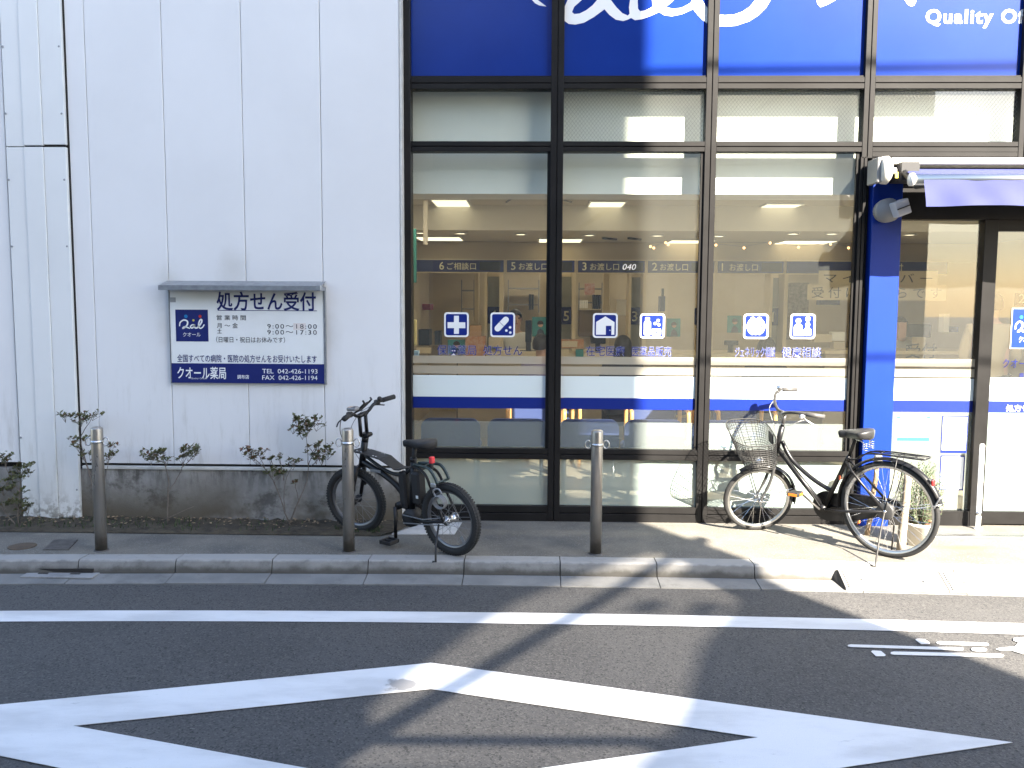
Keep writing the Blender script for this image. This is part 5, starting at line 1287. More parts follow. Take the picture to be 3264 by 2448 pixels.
def saddle(parent, nose, rear, z, m, name='saddle', wide=.095, th=.055):
    b = MB(); n = 16; k = 14; vs, fs = [], []
    L = nose - rear
    for i in range(n + 1):
        t = i / n; x = rear + L * t
        w = wide * (math.sin(min(1, t / .28) * PI / 2) ** .6 * .98 + .02) if t < .28 else wide * (1 - .76 * (min(1, (t - .28) / .45)) ** .9 if t < .73 else .24)
        if t > .93: w *= math.sqrt(max(0.02, 1 - ((t - .93) / .07) ** 2))
        h_ = th * (.9 - .25 * t) * (1 if 0 < i < n else .3)
        zc = z + .012 * math.cos(t * 2.6) - .004
        for j in range(k):
            a = 2 * PI * j / k; c, s = math.cos(a), math.sin(a)
            vs.append((x, w * math.copysign(abs(c) ** .8, c), zc + (h_ * .32 * s if s > 0 else h_ * s * (.75 + .25 * abs(c)))))
    for i in range(n):
        for j in range(k): fs.append((i * k + j, i * k + (j + 1) % k, (i + 1) * k + (j + 1) % k, (i + 1) * k + j))
    fs += [tuple(range(k - 1, -1, -1)), tuple(n * k + j for j in range(k))]
    return b.add(vs, fs, True).build(name, m, parent)

# --- city bicycle with basket
C0, C1 = gz(1918, 1203), gz(1620, 1141)
cb = frame_root('city_bicycle', C0, C1, math.radians(4), 'black step through city bicycle with wire front basket by the sunlit window', 'parked bicycles')
RH, RR = (0, 0, .312), .312
wheel(cb, RH, RR, .0175, m_alu, 36, 'rear_wheel', hubr=.028, hubw=.045, mhub=mat('hub_dark', (.07, .07, .07), .4, metal=.5))
bb, sc0, sc1 = (.43, 0, .25), (.272, 0, .60), (.222, 0, .735)
fr = MB()
fr.tube([bb, sc0, (.262, 0, .625)], .0155, 12)
fr.tube([(.765, 0, .612), (.60, 0, .425), bb], .0175, 12)
fr.tube(smooth_path([(.735, 0, .668), (.66, 0, .545), (.515, 0, .437), (.378, 0, .372)], 6), .0145, 12)
fr.tube([(.786, 0, .565), (.733, 0, .772)], .019, 14)
for s in (-1, 1):
    fr.tube([(.41, s * .035, .25), (.30, s * .05, .258), (0, s * .062, .312)], .0095, 8)
    fr.tube([(.272, s * .018, .59), (.22, s * .045, .535), (0, s * .062, .312)], .0085, 8)
fr.tube([(.43, -.04, .25), (.43, .04, .25)], .022, 14)
fr.tube([(.18, -.045, .495), (.18, .045, .495)], .007, 6)
fr.build('frame', m_black, cb)
MB().tube([(.26, 0, .62), sc1, (.218, 0, .752)], .0125, 10).build('seat_post', m_black, cb)
saddle(cb, .335, .10, .79, mat('saddle_vinyl', (.020, .020, .021), .42), wide=.098, th=.07)
sp_ = MB()
for s in (-1, 1):
    hel = [(.135 + .014 * math.cos(a), s * .045 + .014 * math.sin(a), .735 - .0045 * a / 2) for a in [i * .7 for i in range(36)]]
    sp_.tube(hel, .003, 5); sp_.tube([(.22, s * .02, .75), (.16, s * .045, .742), (.135, s * .045, .72)], .004, 5)
sp_.build('saddle_spring', m_chrome, cb)
guard(RH, .334, -8, 166, .052, 'rear_mudguard', m_black, cb, 34)
rk = MB()
rk.tube(smooth_path([(.255, 0, .600), (.20, .02, .615), (.15, .045, .655), (.05, .052, .672), (-.20, .052, .672), (-.235, .03, .674), (-.235, -.03, .674), (-.20, -.052, .672), (.05, -.052, .672), (.15, -.045, .655), (.20, -.02, .615), (.255, 0, .600)], 4), .005, 6)
for yy in (-.02, .02): rk.tube([(.13, yy, .668), (-.23, yy, .674)], .0035, 6)
for xx in (.05, -.06, -.16): rk.tube([(xx, -.052, .670), (xx, .052, .670)], .0035, 6)
rk.build('rear_rack', m_black, cb)
for s in (-1, 1): MB().tube([(-.07, s * .054, .668), (-.045, s * .062, .50), (0, s * .064, .315)], .0035, 6).build('rack_stay', m_black, cb)
for s in (-1, 1): MB().tube([(0, s * .060, .312), (-.18, s * .048, .36), (-.322, s * .022, .40)], .0025, 5).build('mudguard_stay', m_chrome, cb)
MB().box(-.262, -.232, -.022, .022, .505, .545, .005).build('lamp_mount', m_black, cb); MB().box(-.274, -.2622, -.02, .02, .507, .543, .004).build('tail_reflector', m_red, cb)
o = MB().box(-.004, .004, -.03, .03, -.04, .04, .002).build('plate', m_galv, cb); o.location = (-.30, 0, .41); o.rotation_euler = (0, math.radians(-24), 0)
# chain case and cranks
m_stand = mat('dull_steel', (.045, .043, .041), .5, metal=.4)
cc = arc(.43, .25, .100, 112, -95, 18) + [(.28, .168), (.05, .248)] + arc(-.01, .312, .056, 285, 95, 8) + [(.25, .362)]
MB().prism([cc], -.066, -.040).build('chain_case', m_black, cb)
MB().tube([(.43, .062, .25), (.555, .072, .342)], [.012, .009], 8, flat=.6).build('crank', m_stand, cb); MB().tube([(.43, -.075, .25), (.305, -.085, .158)], [.012, .009], 8, flat=.6).build('crank', m_stand, cb)
for s, px_, pz_ in ((1, .57, .35), (-1, .29, .15)):
    pd_ = MB().box(px_ - .04, px_ + .04, s * .085 - (0 if s > 0 else .08), s * .085 + (.08 if s > 0 else 0), pz_ - .014, pz_ + .014, .005).build('pedal', m_blackm, cb)
    MB().box(px_ - .03, px_ + .03, s * .1655 - .001, s * .1655 + .001, pz_ - .009, pz_ + .009).build('pedal_reflector', m_orange, pd_)
    for e in (-1, 1): MB().box(px_ + e * .0415 - .0012, px_ + e * .0415 + .0012, s * .105 - (0 if s > 0 else .04), s * .105 + (.04 if s > 0 else 0), pz_ - .009, pz_ + .009).build('pedal_reflector', m_orange, pd_)
# stand
iw = cb.matrix_world.inverted()
q = lambda x, y, z=0.0: iw @ gz((2100 + x / 2.212) / _S, (1150 + y / 2.212) / _S, z)
f1 = q(1530, 1455); f2 = q(1640, 1352)
MB().tube([(0, .066, .305), (.012, .085, .20), (f1.x * .6, f1.y * .85, .05), (f1.x, f1.y, f1.z + .004), (f1.x + .03, f1.y + .01, f1.z + .006)], .006, 8).build('kickstand', m_stand, cb)
MB().tube([(0, -.066, .305), (-.004, -.08, .2), (f2.x, f2.y, f2.z + .006)], .0055, 8).build('kickstand', m_stand, cb)
MB().tube([(.0, -.07, .312), (.0, .07, .312)], .010, 10).build('axle_nut', m_chrome, cb)
MB().lathe([(.045, -.012), (.055, -.008), (.055, .008), (.045, .012)], 20, Matrix.Translation((0, .052, .312)) @ ROTX).build('rear_brake_drum', mat('drum_metal', (.05, .05, .05), .45), cb)
sg = MB()
for i in range(9):
    a = math.radians(20 + i * 11); r1, r2 = .325, .13
    for k in (-1, 1): sg.tube([(r1 * math.cos(a), .045, .312 + r1 * math.sin(a)), (r2 * math.cos(a + .5 * k), .058, .312 + r2 * math.sin(a + .5 * k))], .0009, 3, caps=False)
sg.build('skirt_guard', m_blackm, cb)
MB().box(.312, .322, -.0162, .0162, .46, .49).build('frame_sticker', mat('orange_red_sticker', (.5, .1, .04), .4), cb)
MB().tube(smooth_path([(.75, .02, .62), (.64, .022, .50), (.50, .022, .33), (.42, .03, .23)], 5), .0025, 5).build('brake_cable', m_blackm, cb)
# steered front end
m_bar = mat('bar_metal', (.065, .063, .061), .35, metal=.5)
U = Vector((-.25, 0, .968)).normalized(); Hh = Vector((.76, 0, .66))
def steer(phi, H_, U_): return Matrix.Translation(H_) @ Matrix.Rotation(phi, 4, U_) @ Matrix.Translation(-H_)
S_ = steer(math.radians(47), Hh, U)
FRr = .247
fe = cb
def FB(mb, name, m, parent=None): return mb.build(name, m, parent or fe, S_)
# lower the hub until the turned wheel meets the ground
hubx, hz_ = .915, .245
for _ in range(6):
    R3 = (cb.matrix_world.to_3x3() @ S_.to_3x3()); ax = (R3 @ Vector((0, 1, 0))).normalized(); ctr = cb.matrix_world @ (S_ @ Vector((hubx, 0, hz_)))
    low = ctr.z - FRr * math.sqrt(max(0, 1 - ax.z ** 2)); hz_ -= low; hubx += low * .25
fw = wheel(cb, (0, 0, 0), FRr, .0175, m_alu, 28, 'front_wheel', hubr=.014, hubw=.036)
fw.matrix_local = S_ @ Matrix.Translation((hubx, 0, hz_))
fk = MB()
for s in (-1, 1): fk.tube(smooth_path([(.797, s * .03, .525), (.815, s * .042, .46), (.85, s * .045, .36), (hubx, s * .046, hz_)], 5), [.011] * 12 + [.008] * 4, 10)
fk.tube([(.797, -.035, .525), (.797, .035, .525)], .014, 10); fk.tube([(.797, 0, .525), (.786, 0, .565)], .016, 10)
FB(fk, 'fork', mat('fork_grey', (.05, .05, .05), .4))
FB(MB().tube([(hubx, -.058, hz_), (hubx, .058, hz_)], .007, 8), 'axle_nut', m_chrome)
g0 = guard((hubx, 0, hz_), FRr + .018, 62, 196, .050, 'front_mudguard', m_black, cb, 26); g0.data.transform(S_)
for s in (-1, 1): FB(MB().tube([(hubx, s * .048, hz_), (hubx - .16, s * .035, hz_ + .05), (hubx - .255, s * .02, hz_ + .06)], .0022, 5), 'mudguard_stay', m_chrome)
FB(MB().tube([(.735, 0, .765), (.712, 0, .855)], .0125, 12).tube([(.712, 0, .852), (.728, 0, .876)], .016, 10), 'stem', m_bar)
hb_ = MB()
for s in (-1, 1): hb_.tube(smooth_path([(.728, 0, .876), (.745, s * .05, .878), (.748, s * .11, .912), (.715, s * .19, .942), (.655, s * .245, .944), (.545, s * .275, .922)], 6), .0108, 10)
FB(hb_, 'handlebar', m_bar)
for s in (-1, 1):
    FB(MB().tube([(.650, s * .247, .943), (.540, s * .277, .921)], .0155, 12), 'grip', mat('grip_grey', (.07, .068, .066), .5))
    FB(MB().tube(smooth_path([(.665, s * .238, .935), (.652, s * .250, .905), (.60, s * .272, .868), (.555, s * .285, .848)], 4), .005, 6, flat=.7), 'brake_lever', m_chrome)
    FB(MB().box(.655, .69, s * .238 - .014, s * .238 + .014, .915, .945, .004), 'brake_clamp', m_chrome)
FB(MB().sphere((.675, -.235, .968), .026, 14, 10, 1, 1, .75), 'bell', m_chrome)
FB(MB().tube(smooth_path([(.66, .245, .915), (.74, .20, .86), (.80, .06, .82), (.78, .02, .70), (.80, .03, .53)], 5), .0024, 5), 'brake_cable', m_cable)
FB(MB().tube(smooth_path([(.66, -.245, .915), (.76, -.18, .86), (.80, -.02, .84), (.765, .0, .72)], 5), .0024, 5), 'brake_cable', m_cable)
# wire basket
bk = MB(); bkr = MB()
def bpt(t, a):
    k = t ** .85; cx_ = .905 + .055 * k; hx_, hy_ = .110 + .042 * k, .130 + .050 * k; zz = .540 + .235 * t + (.045 * t * math.cos(a)) * .6
    c, s = math.cos(a), math.sin(a); e = .62
    yy = hy_ * math.copysign(abs(s) ** e, s); return (cx_ + hx_ * math.copysign(abs(c) ** e, c), yy * .98 + (zz - .54) * .20, zz - yy * .17)
for i in range(13):
    t = i / 12; bk.tube([bpt(t, 2 * PI * k / 44) for k in range(44)], .0021, 4, True)
for k in range(44):
    bk.tube([bpt(t / 4, 2 * PI * k / 44) for t in range(5)], .0019, 4, caps=False)
for k in range(-5, 6):
    yy = k * .022; bk.tube([(.80, yy, .549), (1.005, yy, .549)], .0011, 4, caps=False); bk.tube([(.905 + k * .018, -.12, .549), (.905 + k * .018, .12, .549)], .0011, 4, caps=False)
ob = FB(bk, 'basket', mat('basket_wire', (.014, .014, .0135), .55)); 
bkr.tube([bpt(1, 2 * PI * k / 44) for k in range(44)], .0036, 6, True); bkr.tube([bpt(0.0, 2 * PI * k / 44) for k in range(44)], .003, 6, True)
FB(bkr, 'basket_rim', bpy.data.materials['basket_wire'], ob)
FB(MB().box(.808, .816, -.045, .045, .655, .735, .004), 'basket_plate', m_blackm, ob)
bh = MB(); bh.tube([(.80, -.05, .535), (.80, .05, .535), (1.0, .07, .540), (1.0, -.07, .540)], .0045, 6, True)
for s in (-1, 1): bh.tube([(.985, s * .06, .54), (hubx + .01, s * .05, hz_ + .01)], .0032, 6)
FB(bh, 'basket_bracket', bpy.data.materials['basket_wire'])
FB(MB().lathe([(.0, -.01), (.026, -.008), (.03, .02), (.022, .05), (.0, .055)], 14, Matrix.Translation((.865, -.03, .515)) @ Matrix.Rotation(PI / 2, 4, 'Y')), 'head_lamp', m_chrome)

# --- small electric bicycle
E0, E1 = gz(973, 1197), gz(779, 1152)
eb = frame_root('electric_bicycle', E0, E1, math.radians(5), 'small black electric bicycle with fat knobbly tyres behind the middle bollard', 'parked bicycles')
RHe, REe = (-.02, 0, .236), .236
wheel(eb, RHe, REe, .0265, mat('grey_rim', (.20, .20, .21), .35, metal=.8), 28, 'rear_wheel', True, .024, .050, m_chrome, m_grey)
ef = MB()
ef.tube([(.762, 0, .49), (.712, 0, .672)], .023, 14)
ef.tube(smooth_path([(.752, 0, .525), (.66, 0, .492), (.55, 0, .455), (.44, 0, .395), (.375, 0, .325), (.345, 0, .235)], 6), .021, 12)
ef.tube(smooth_path([(.735, 0, .575), (.62, 0, .52), (.50, 0, .478), (.39, 0, .472), (.315, 0, .51), (.262, 0, .56)], 6), .012, 10)
ef.tube([(.268, 0, .59), (.315, 0, .22)], .020, 12)
for s in (-1, 1):
    ef.tube(smooth_path([(.265, s * .02, .548), (.19, s * .04, .548), (.115, s * .055, .51), (.06, s * .062, .40), (-.02, s * .068, .236)], 5), .0095, 8)
    ef.tube([(.33, s * .035, .205), (.16, s * .055, .205), (-.02, s * .068, .236)], .011, 8)
ef.tube([(.40, -.045, .272), (.40, .045, .272)], .026, 14)
eb_frame = ef.build('frame', m_black, eb)
rt = MB()
for s in (-1, 1): rt.tube(smooth_path([(.25, s * .02, .565), (.15, s * .045, .568), (.085, s * .055, .562), (.04, s * .056, .51), (.025, s * .056, .475)], 5), .0105, 8)
rt.tube([(.03, -.056, .478), (.03, .056, .478)], .008, 8); rt.tube([(.15, -.045, .568), (.15, .045, .568)], .008, 8)
rt.build('rear_bumper_tube', m_teal, eb)
MB().box(.205, .275, -.038, .038, .30, .515, .012).build('battery', m_blackm, eb)
MB().box(.214, .234, .0385, .0395, .345, .365).build('battery_label', m_white_p, eb)
MB().box(.335, .40, -.03, .03, .25, .50, .012).build('controller_case', m_blackm, eb)
MB().lathe([(.030, -.05), (.058, -.042), (.062, 0), (.058, .042), (.030, .052)], 28, Matrix.Translation((.31, 0, .198)) @ ROTX).build('motor', m_blackm, eb)
MB().tube([(.272, 0, .58), (.252, 0, .672)], .0145, 12).build('seat_post', m_blackm, eb); MB().tube([(.274, 0, .578), (.270, 0, .602)], .023, 12).build('seat_clamp', m_black, eb)
saddle(eb, .355, .075, .715, m_blackm, wide=.085, th=.062)
o = MB().box(.095, .123, -.017, .017, .585, .628, .005).build('tail_light', m_red, eb); o.data.materials[0] = mat('bright_red_lens', (.75, .05, .06), .25)
MB().box(.105, .135, -.012, .012, .545, .586, .004).build('tail_bracket', m_blackm, eb)
pl = MB(); path = [(.80, .606), (.70, .598), (.53, .578), (.46, .545), (.405, .520), (.36, .523)]
vs, fs = [], []
for (x, z) in path:
    w_ = .058 if x > .5 else .05
    vs += [(x, -w_, z), (x, w_, z), (x, w_, z - .006), (x, -w_, z - .006)]
for i in range(len(path) - 1):
    a = i * 4
    for k in range(4): fs.append((a + k, a + (k + 1) % 4, a + 4 + (k + 1) % 4, a + 4 + k))
fs += [(3, 2, 1, 0), tuple(len(vs) - 4 + k for k in range(4))]
pl.add(vs, fs); op = pl.build('carrier_plate', m_blackm, eb)
for x, z in ((.755, .603), (.715, .600), (.60, .587), (.575, .584)):
    for s in (-1, 1): MB().sphere((x, s * .04, z + .001), .006, 8, 5, 1, 1, .6).build('bolt', m_chrome, op)
MB().tube([(.40, .065, .272), (.405, .078, .06)], [.014, .011], 8, flat=.6).build('crank', m_black, eb); MB().tube([(.40, -.065, .272), (.395, -.078, .48)], [.014, .011], 8, flat=.6).build('crank', m_black, eb)
MB().lathe([(.02, .05), (.055, .052), (.055, .058), (.02, .06)], 24, Matrix.Translation((.40, 0, .272)) @ ROTX).build('chainring', m_blackm, eb)
for s, px_, pz_ in ((1, .41, .055), (-1, .39, .485)):
    pd_ = MB()
    y0 = .088 if s > 0 else -.178
    for xx in (-.042, .042): pd_.box(px_ + xx - .007, px_ + xx + .007, y0, y0 + .09, pz_ - .013, pz_ + .013, .003)
    for yy in (0, .04, .08): pd_.box(px_ - .036, px_ + .036, y0 + yy, y0 + yy + .010, pz_ - .012, pz_ + .012, .002)
    pd_.build('pedal', m_blackm, eb)
MB().tube([(.34, .063, .225), (.16, .066, .222), (-.02, .062, .262)], .004, 6).build('chain', m_grey, eb); MB().tube([(.34, .063, .17), (.16, .066, .19), (-.02, .062, .21)], .004, 6).build('chain', m_grey, eb)
iwe = eb.matrix_world.inverted(); qq = iwe @ gz((1000 + 1075 / 2.765) / _S, (1230 + 1558 / 2.765) / _S, 0)
MB().tube([(.02, .07, .215), (qq.x * .5 + .02, qq.y * .7, .10), (qq.x, qq.y, qq.z + .004), (qq.x + .02, qq.y + .005, qq.z + .004)], .007, 8).build('kickstand', m_blackm, eb)
lk = MB()
lk.tube([(.0 + .035 * math.cos(a), .085 + .004 * math.sin(3 * a), .425 + .026 * math.sin(a)) for a in [2 * PI * k / 24 for k in range(24)]], .006, 8, True)
lk.tube([(-.03 + .045 * math.cos(a), .08 + .0018 * a, .375 + .040 * math.sin(a)) for a in [k * .35 for k in range(64)]], .0042, 6)
lk.build('cable_lock', m_grey, eb)
o = MB().box(-.012, .012, -.002, .002, -.03, .03).build('spoke_reflector', m_grey, eb); o.location = (-.125, .012, .115); o.rotation_euler = (0, math.radians(35), 0)
MB().box(.03, .075, .058, .068, .448, .475, .004).build('brake_caliper', m_alu, eb)
MB().box(.56, .66, .0215, .0225, .468, .488).build('frame_lettering', m_grey, eb)
# front end turned slightly
Ue = Vector((-.265, 0, .964)).normalized(); He = Vector((.737, 0, .58)); Se = steer(math.radians(13), He, Ue)
def EBm(mb, name, m, parent=None): return mb.build(name, m, parent or eb, Se)
ehx, ehz = .845, .235
for _ in range(6):
    R3 = (eb.matrix_world.to_3x3() @ Se.to_3x3()); ax = (R3 @ Vector((0, 1, 0))).normalized(); ctr = eb.matrix_world @ (Se @ Vector((ehx, 0, ehz)))
    low = ctr.z - REe * math.sqrt(max(0, 1 - ax.z ** 2)) - .004; ehz -= low
fwe = wheel(eb, (0, 0, 0), REe, .0265, bpy.data.materials['grey_rim'], 28, 'front_wheel', True, .02, .040, m_blackm, m_grey)
fwe.matrix_local = Se @ Matrix.Translation((ehx, 0, ehz))
fk = MB()
for s in (-1, 1): fk.tube([(.772, s * .05, .492), (.80, s * .055, .39), (ehx, s * .056, ehz)], [.017, .015, .012], 10)
fk.box(.752, .792, -.06, .06, .478, .502, .008)
EBm(fk, 'fork', m_black)
for s in (-1, 1): EBm(MB().tube([(.795, s * .068, .40), (.80, s * .068, .33)], .010, 8), 'brake_arm', m_blackm)
st_ = MB(); st_.tube([(.713, 0, .668), (.703, 0, .705)], .024, 12); st_.box(.66, .735, -.032, .032, .700, .728, .008)
for s in (-1, 1): st_.tube([(.715, s * .036, .715), (.708, s * .036, .855)], .0125, 10)
st_.tube([(.708, -.05, .855), (.708, .05, .855)], .016, 10); EBm(st_, 'stem', m_black)
hb_ = MB()
for s in (-1, 1): hb_.tube(smooth_path([(.708, 0, .857), (.705, s * .07, .862), (.695, s * .13, .895), (.672, s * .19, .905), (.64, s * .29, .905)], 5), .0112, 10)
EBm(hb_, 'handlebar', m_black)
for s in (-1, 1):
    EBm(MB().tube([(.668, s * .20, .906), (.637, s * .30, .906)], .017, 12), 'grip', m_rubber)
    EBm(MB().tube(smooth_path([(.685, s * .165, .892), (.735, s * .19, .872), (.735, s * .235, .862), (.715, s * .285, .848)], 4), .006, 6, flat=.7), 'brake_lever', m_blackm)
    EBm(MB().box(.672, .712, s * .165 - .014, s * .165 + .014, .880, .915, .005), 'brake_clamp', m_blackm)
EBm(MB().sphere((.665, -.16, .925), .017, 12, 8), 'bell', m_blackm)
dsp = EBm(MB().box(.63, .70, .13, .185, .925, .948, .006), 'display', m_grey); EBm(MB().box(.637, .668, .138, .178, .9482, .9492), 'display_glass', m_screen, dsp); EBm(MB().box(.672, .695, .14, .176, .9482, .9492), 'display_panel', mat('warm_grey', (.5, .36, .26), .4), dsp)  # display panel is a warm orange grey
ph_ = MB(); ph_.box(-.05, .05, -.036, .036, -.005, .008, .004)
for sx, sy in ((-1, -1), (-1, 1), (1, -1), (1, 1)): ph_.tube([(sx * .045, sy * .03, 0), (sx * .066, sy * .045, .006), (sx * .066, sy * .045, .022)], .007, 7)
o = ph_.build('phone_holder', m_blackm, eb); o.matrix_local = Se @ Matrix.Translation((.70, .0, .905)) @ Matrix.Rotation(math.radians(38), 4, 'Y')
for s, dz in ((1, 0), (1, .02), (-1, .0)):
    EBm(MB().tube(smooth_path([(.725, s * .18, .872 + dz), (.80, s * .12, .84), (.86, s * .06, .73), (.835, s * .03, .60), (.80, s * .05, .50)], 5), .0028, 6), 'brake_cable', m_cable if dz == 0 else m_blackm)

# ------------------------------------------------------------------ kerb ramp plates in the sun
rx = gz(1812, 1250, -.06).x
rp = thing('kerb_ramp', (rx, 5.25, -.09), 'pale ribbed kerb ramp plates lying in the gutter before the pharmacy door', 'kerb ramp')
prof = [(.085, .0), (.085, .072), (.075, .079), (-.075, .012), (-.082, .0)]
for k in range(4):
    x0, x1 = k * .60 + .002, k * .60 + .597
    vs, fs, n = [], [], len(prof)
    for x in (x0, x1):
        for (y, z) in prof: vs.append((x, y + bow(rx + x), z))
    for j in range(n): l = (j + 1) % n; fs.append((j, n + j, n + l, l))
    fs += [tuple(range(n)), tuple(2 * n - 1 - j for j in range(n))]
    b = MB().add(vs, fs)
    for r in range(9):
        y = .066 - r * .0155; zz = .079 - (.075 - y) * (.067 / .150)
        b.box(x0 + .02, x1 - .02, y - .003 + bow(rx + x0 + .3), y + .003 + bow(rx + x0 + .3), zz - .002, zz + .004)
    pl = b.build('ramp_plate', m_step, rp)
    for xx in (.12, .48): MB().lathe([(.010, 0), (.010, .004), (.005, .006)], 10, Matrix.Translation((x0 + xx, -.01 + bow(rx + x0 + xx), .042))).build('bolt', m_galv, pl)
vs = [(-.004, y + bow(rx), z) for y, z in prof] + [(-.032, .07 + bow(rx), .0), (-.026, .07 + bow(rx), .040), (-.012, -.04 + bow(rx), .0)]
MB().add(vs[:5] + vs[5:], [(0, 1, 2, 3, 4)[::-1], (0, 5, 6, 1), (1, 6, 2), (2, 6, 7, 3), (3, 7, 4), (5, 7, 6), (0, 4, 7, 5)]).build('end_piece', m_rubber, rp)

# ------------------------------------------------------------------ stakes and potted plant at the entrance
def stake(px, py, h_, r, lab, lean, m=m_stake, capm=None):
    b = gz(px, py); t = thing('wooden_stake', b, lab, 'stake'); n = 9
    pts = [(lean * i / n + random.uniform(-.003, .003), random.uniform(-.003, .003), h_ * i / n) for i in range(n + 1)]
    MB().tube(pts, [r * (1.06 - .12 * i / n) * random.uniform(.97, 1.03) for i in range(n + 1)], 12).build('stake_body', m, t)
    if capm: MB().lathe([(r * 1.6, 0), (r * 1.7, .03), (r * 1.2, .055), (0, .06)], 14, Matrix.Translation((lean, 0, h_ - .01))).build('cap', capm, t)
stake(1945, 1189, .52, .027, 'thick pale wooden stake behind the rear wheel of the basket bicycle', .03)
stake(1874, 1156, .53, .017, 'thin brown wooden stake with grey cap beside the foot of the blue column', .05, mat('brown_stake', (.20, .14, .085), .85, col2=(.27, .2, .13), scale=14), m_grey)
pb = gz(1984, 1176)
pt = thing('potted_plant', (pb.x, pb.y, 0), 'bushy green rosemary like plant in a white pot behind the rear wheel', 'potted plant')
MB().lathe([(.075, 0), (.098, .135), (.104, .137), (.104, .155), (.092, .155), (.088, .13), (0, .13)], 24).build('pot', m_pot, pt)
MB().lathe([(.087, .131), (.0, .136)], 16, caps=False).build('potting_soil', m_soil, pt)
sp2, st2 = MB(), MB()
m_rose = mat('rosemary_leaf', (.07, .12, .05), .55, col2=(.13, .18, .09), scale=30); m_rose2 = mat('orange_leaf', (.42, .14, .06), .6)
for i in range(90):
    a = random.uniform(0, 2 * PI); lean_ = random.uniform(.02, .26); L_ = random.uniform(.12, .40) * (1.15 - lean_)
    tip = Vector((math.cos(a) * lean_ * .72, math.sin(a) * lean_ * .5, .15 + L_)); b0 = Vector((math.cos(a) * .04, math.sin(a) * .04, .132)); mid = (b0 + tip) / 2 + Vector((math.cos(a) * .03, math.sin(a) * .03, .0))
    P = smooth_path([b0, mid, tip], 5); st2.tube(P, [.0025, .0024, .0023, .002, .002, .0018, .0016, .0014, .0012, .001, .0009][:len(P)], 4)
    n = int(L_ * 190)
    for k in range(n):
        t = (k + .5) / n * (len(P) - 1); j = min(int(t), len(P) - 2); c = P[j].lerp(P[j + 1], t - j); d = (P[j + 1] - P[j]).normalized()
        aa = k * 2.4; s_ = d.orthogonal().normalized(); s_.rotate(Matrix.Rotation(aa, 3, d)); dr = (s_ * .9 + d * .7).normalized(); L2 = random.uniform(.016, .030); w = dr.cross(d).normalized() * .0036
        sp2.add([c, c + dr * L2 * .5 + w, c + dr * L2, c + dr * L2 * .5 - w], [(0, 1, 2, 3)])
st2.build('stems', m_bark, pt); o = sp2.build('leaves', m_rose, pt); o['kind'] = 'stuff'
ol = MB()
for i in range(26):
    c = Vector((random.gauss(.03, .035), random.gauss(-.04, .02), random.uniform(.145, .19))); a = random.uniform(0, 6.28); u = Vector((math.cos(a), math.sin(a), .4)) * .016; w = Vector((-math.sin(a), math.cos(a), 0)) * .008
    ol.add([c - u, c + w, c + u, c - w], [(0, 1, 2, 3)])
o = ol.build('orange_leaves', m_rose2, pt); o['kind'] = 'stuff'

# ------------------------------------------------------------------ across the street, behind the camera: opposite building, plus added objects that shape the sunlight
HD = Vector((SUN_TO.x, SUN_TO.y, 0)); KX = -SUN_TO.x / SUN_TO.y; KZ = -SUN_TO.z / SUN_TO.y
YO = -6.0
def up_sun(p, Y=YO): return Vector((p.x + .12 + KX * (p.y - Y), Y, p.z + KZ * (p.y - Y)))
e0 = up_sun(at(1366, 500, 6.372)); XE = e0.x
ob_ = thing('opposite_building', (XE - 4, YO, 0), 'brown apartment building across the street behind the viewer', 'building')
oo = Vector(ob_.location)
def O(mb, name, m): return mb.build(name, m, ob_, Matrix.Translation(-oo))
O(MB().box(XE - 24, XE, YO - 9, YO, -.02, 7.0), 'wall', m_opp)
O(MB().box(XE - 24.1, XE + .0, YO - 9, YO + .12, 7.0, 7.2), 'parapet', m_oppw)
for r in range(2):
    for k in range(9):
        x = XE - 2.2 - k * 2.5; O(MB().box(x - .7, x + .7, YO - .05, YO + .02, 1.0 + r * 3.2, 2.5 + r * 3.2), 'window', m_oppw)
bbd = thing('sun_blocker', (XE - 3, YO, 7.2), 'tall unseen panel added behind the viewer to block and shape the sunlight', 'sun blocker')  # added out of view: blocks the sun except through a shaped hole
bo = Vector(bbd.location)
def Bd(mb, name, m): return mb.build(name, m, bbd, Matrix.Translation(-bo))
patch = [(1135, 1263), (1075, 1285), (985, 1340), (850, 1430), (745, 1510), (740, 1580), (640, 1650), (600, 1720), (1270, 1720), (1300, 1640), (1390, 1560), (1425, 1490), (1455, 1400), (1500, 1345), (1545, 1300), (1540, 1268), (1505, 1228), (1440, 1204), (1330, 1204), (1240, 1232)]  # hole outline, standing in for sunlight thrown back by the windows
hole = [up_sun(gz(px, py, ZR)) for px, py in patch]; hole = [(v.x, v.z) for v in hole]
XL = XE - 8.2
Bd(MB().prism([[(XL, 7.2), (XE, 7.2), (XE, 17), (XL, 17)], hole], YO - .12, YO - .02), 'blocker_panel', m_opp)
hx0, hx1 = min(h[0] for h in hole) - .2, max(h[0] for h in hole) + .2; hz0_, hz1_ = min(h[1] for h in hole) - .2, max(h[1] for h in hole) + .2
Bd(MB().quad((hx0, YO - .16, hz0_), (hx1, YO - .16, hz0_), (hx1, YO - .16, hz1_), (hx0, YO - .16, hz1_)), 'dimming_sheet', m_sun_dim)  # added sheet that weakens the sun coming through the hole
YU = -1.5
ua, ub = up_sun(gz(650, 1638, ZR), YU), up_sun(gz(1425, 1197, ZR), YU)
ud = (ub - ua).normalized(); utop = ub + ud * .25
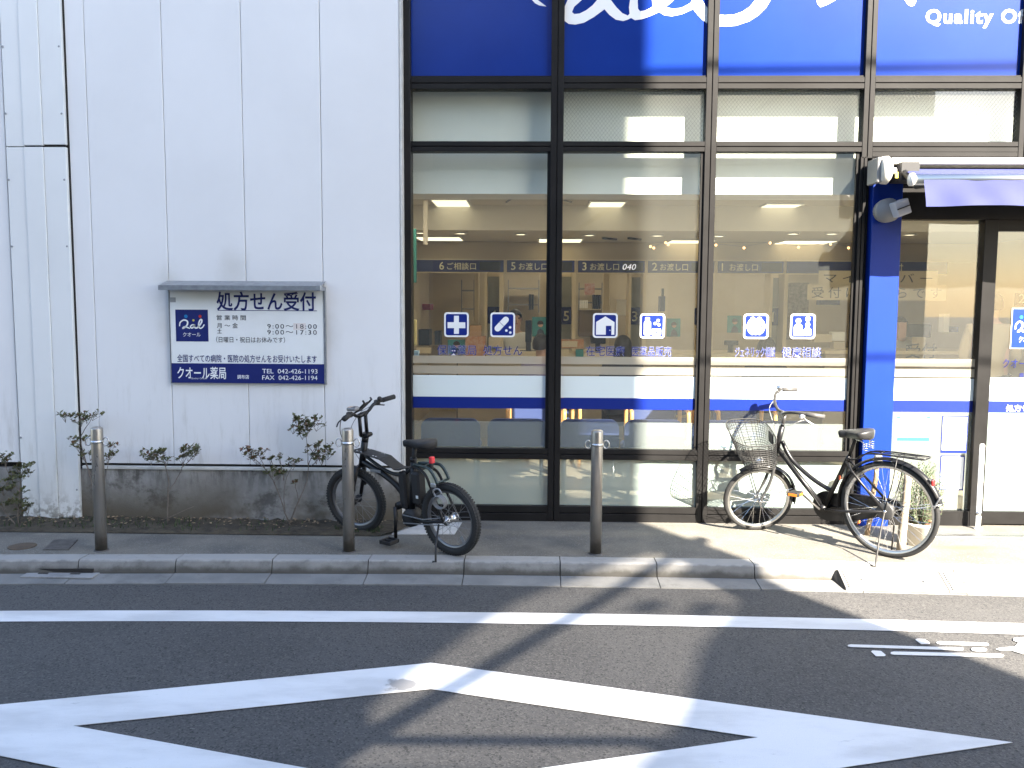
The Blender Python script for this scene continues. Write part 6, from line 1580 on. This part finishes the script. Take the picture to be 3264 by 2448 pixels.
up_ = thing('added_cable_pole', (utop.x - .10, YU - .45, -.1), 'unseen pole with slanting cable added behind the viewer to cast a road shadow', 'shadow caster')  # added out of view to hold the cable that throws the diagonal shadow
uo = Vector(up_.location)
MB().lathe([(.15, 0), (.13, 5), (.11, 10.5), (0, 10.52)], 20).build('pole_shaft', m_kerb, up_)
MB().tube([ua - ud * 2.2, utop], .036, 10).build('shadow_cable', m_rubber, up_, Matrix.Translation(-uo))
MB().tube([(0, 0, utop.z - uo.z), tuple(utop - uo)], .03, 8).build('cable_bracket', m_galv, up_)
MB().lathe([(.16, -.06), (.16, .06)], 16, Matrix.Translation((0, 0, utop.z - uo.z))).build('cable_band', m_galv, up_)
uc, ue = up_sun(gz(760, 1598, ZR), YU), up_sun(gz(1390, 1601, ZR), YU)
wd_ = (ue - uc).normalized(); k_ = 14.0
o = MB().tube([uc - wd_ * k_, uc, ue, ue + wd_ * k_], .026, 8).build('overhead_cable', m_rubber); tag(o, 'low cable added close behind the viewer to cast a band on the road', 'cable', 'overhead cables')  # added for the cross shadow it lays over the lit patch
ug, uh = up_sun(gz(1080, 1305, ZR), YU), up_sun(gz(1250, 1215, ZR), YU)
for pl_ in ([(1345, 1297), (1402, 1300), (1368, 1325), (1305, 1322)], [(1462, 1302), (1525, 1306), (1492, 1332), (1428, 1330)], [(1420, 1238), (1535, 1245), (1545, 1262), (1400, 1252)]):
    P_ = [up_sun(gz(px, py, ZR), YO - .2) for px, py in pl_]; Bd(MB().prism([[(v.x, v.z) for v in P_]], YO - .2, YO - .18), 'shadow_board', m_opp)  # boards added to cut dark shapes out of the lit patch
# overhead cables along the street
for (a, b_, r, lab) in ((at(1370, 151, 6.39), at(2212, 139, 6.39), .021, 'upper overhead cable along the street behind the viewer'), (at(1700, 771, 6.325), at(2212, 773, 6.325), .017, 'lower overhead cable along the street behind the viewer')):
    p, q = up_sun(a, -1.2), up_sun(b_, -1.2); d = (q - p) / (q - p).length
    o = MB().tube([p - d * 2.6, p, q, q + d * 14], r, 8).build('overhead_cable', m_rubber); tag(o, lab, 'cable', 'overhead cables')
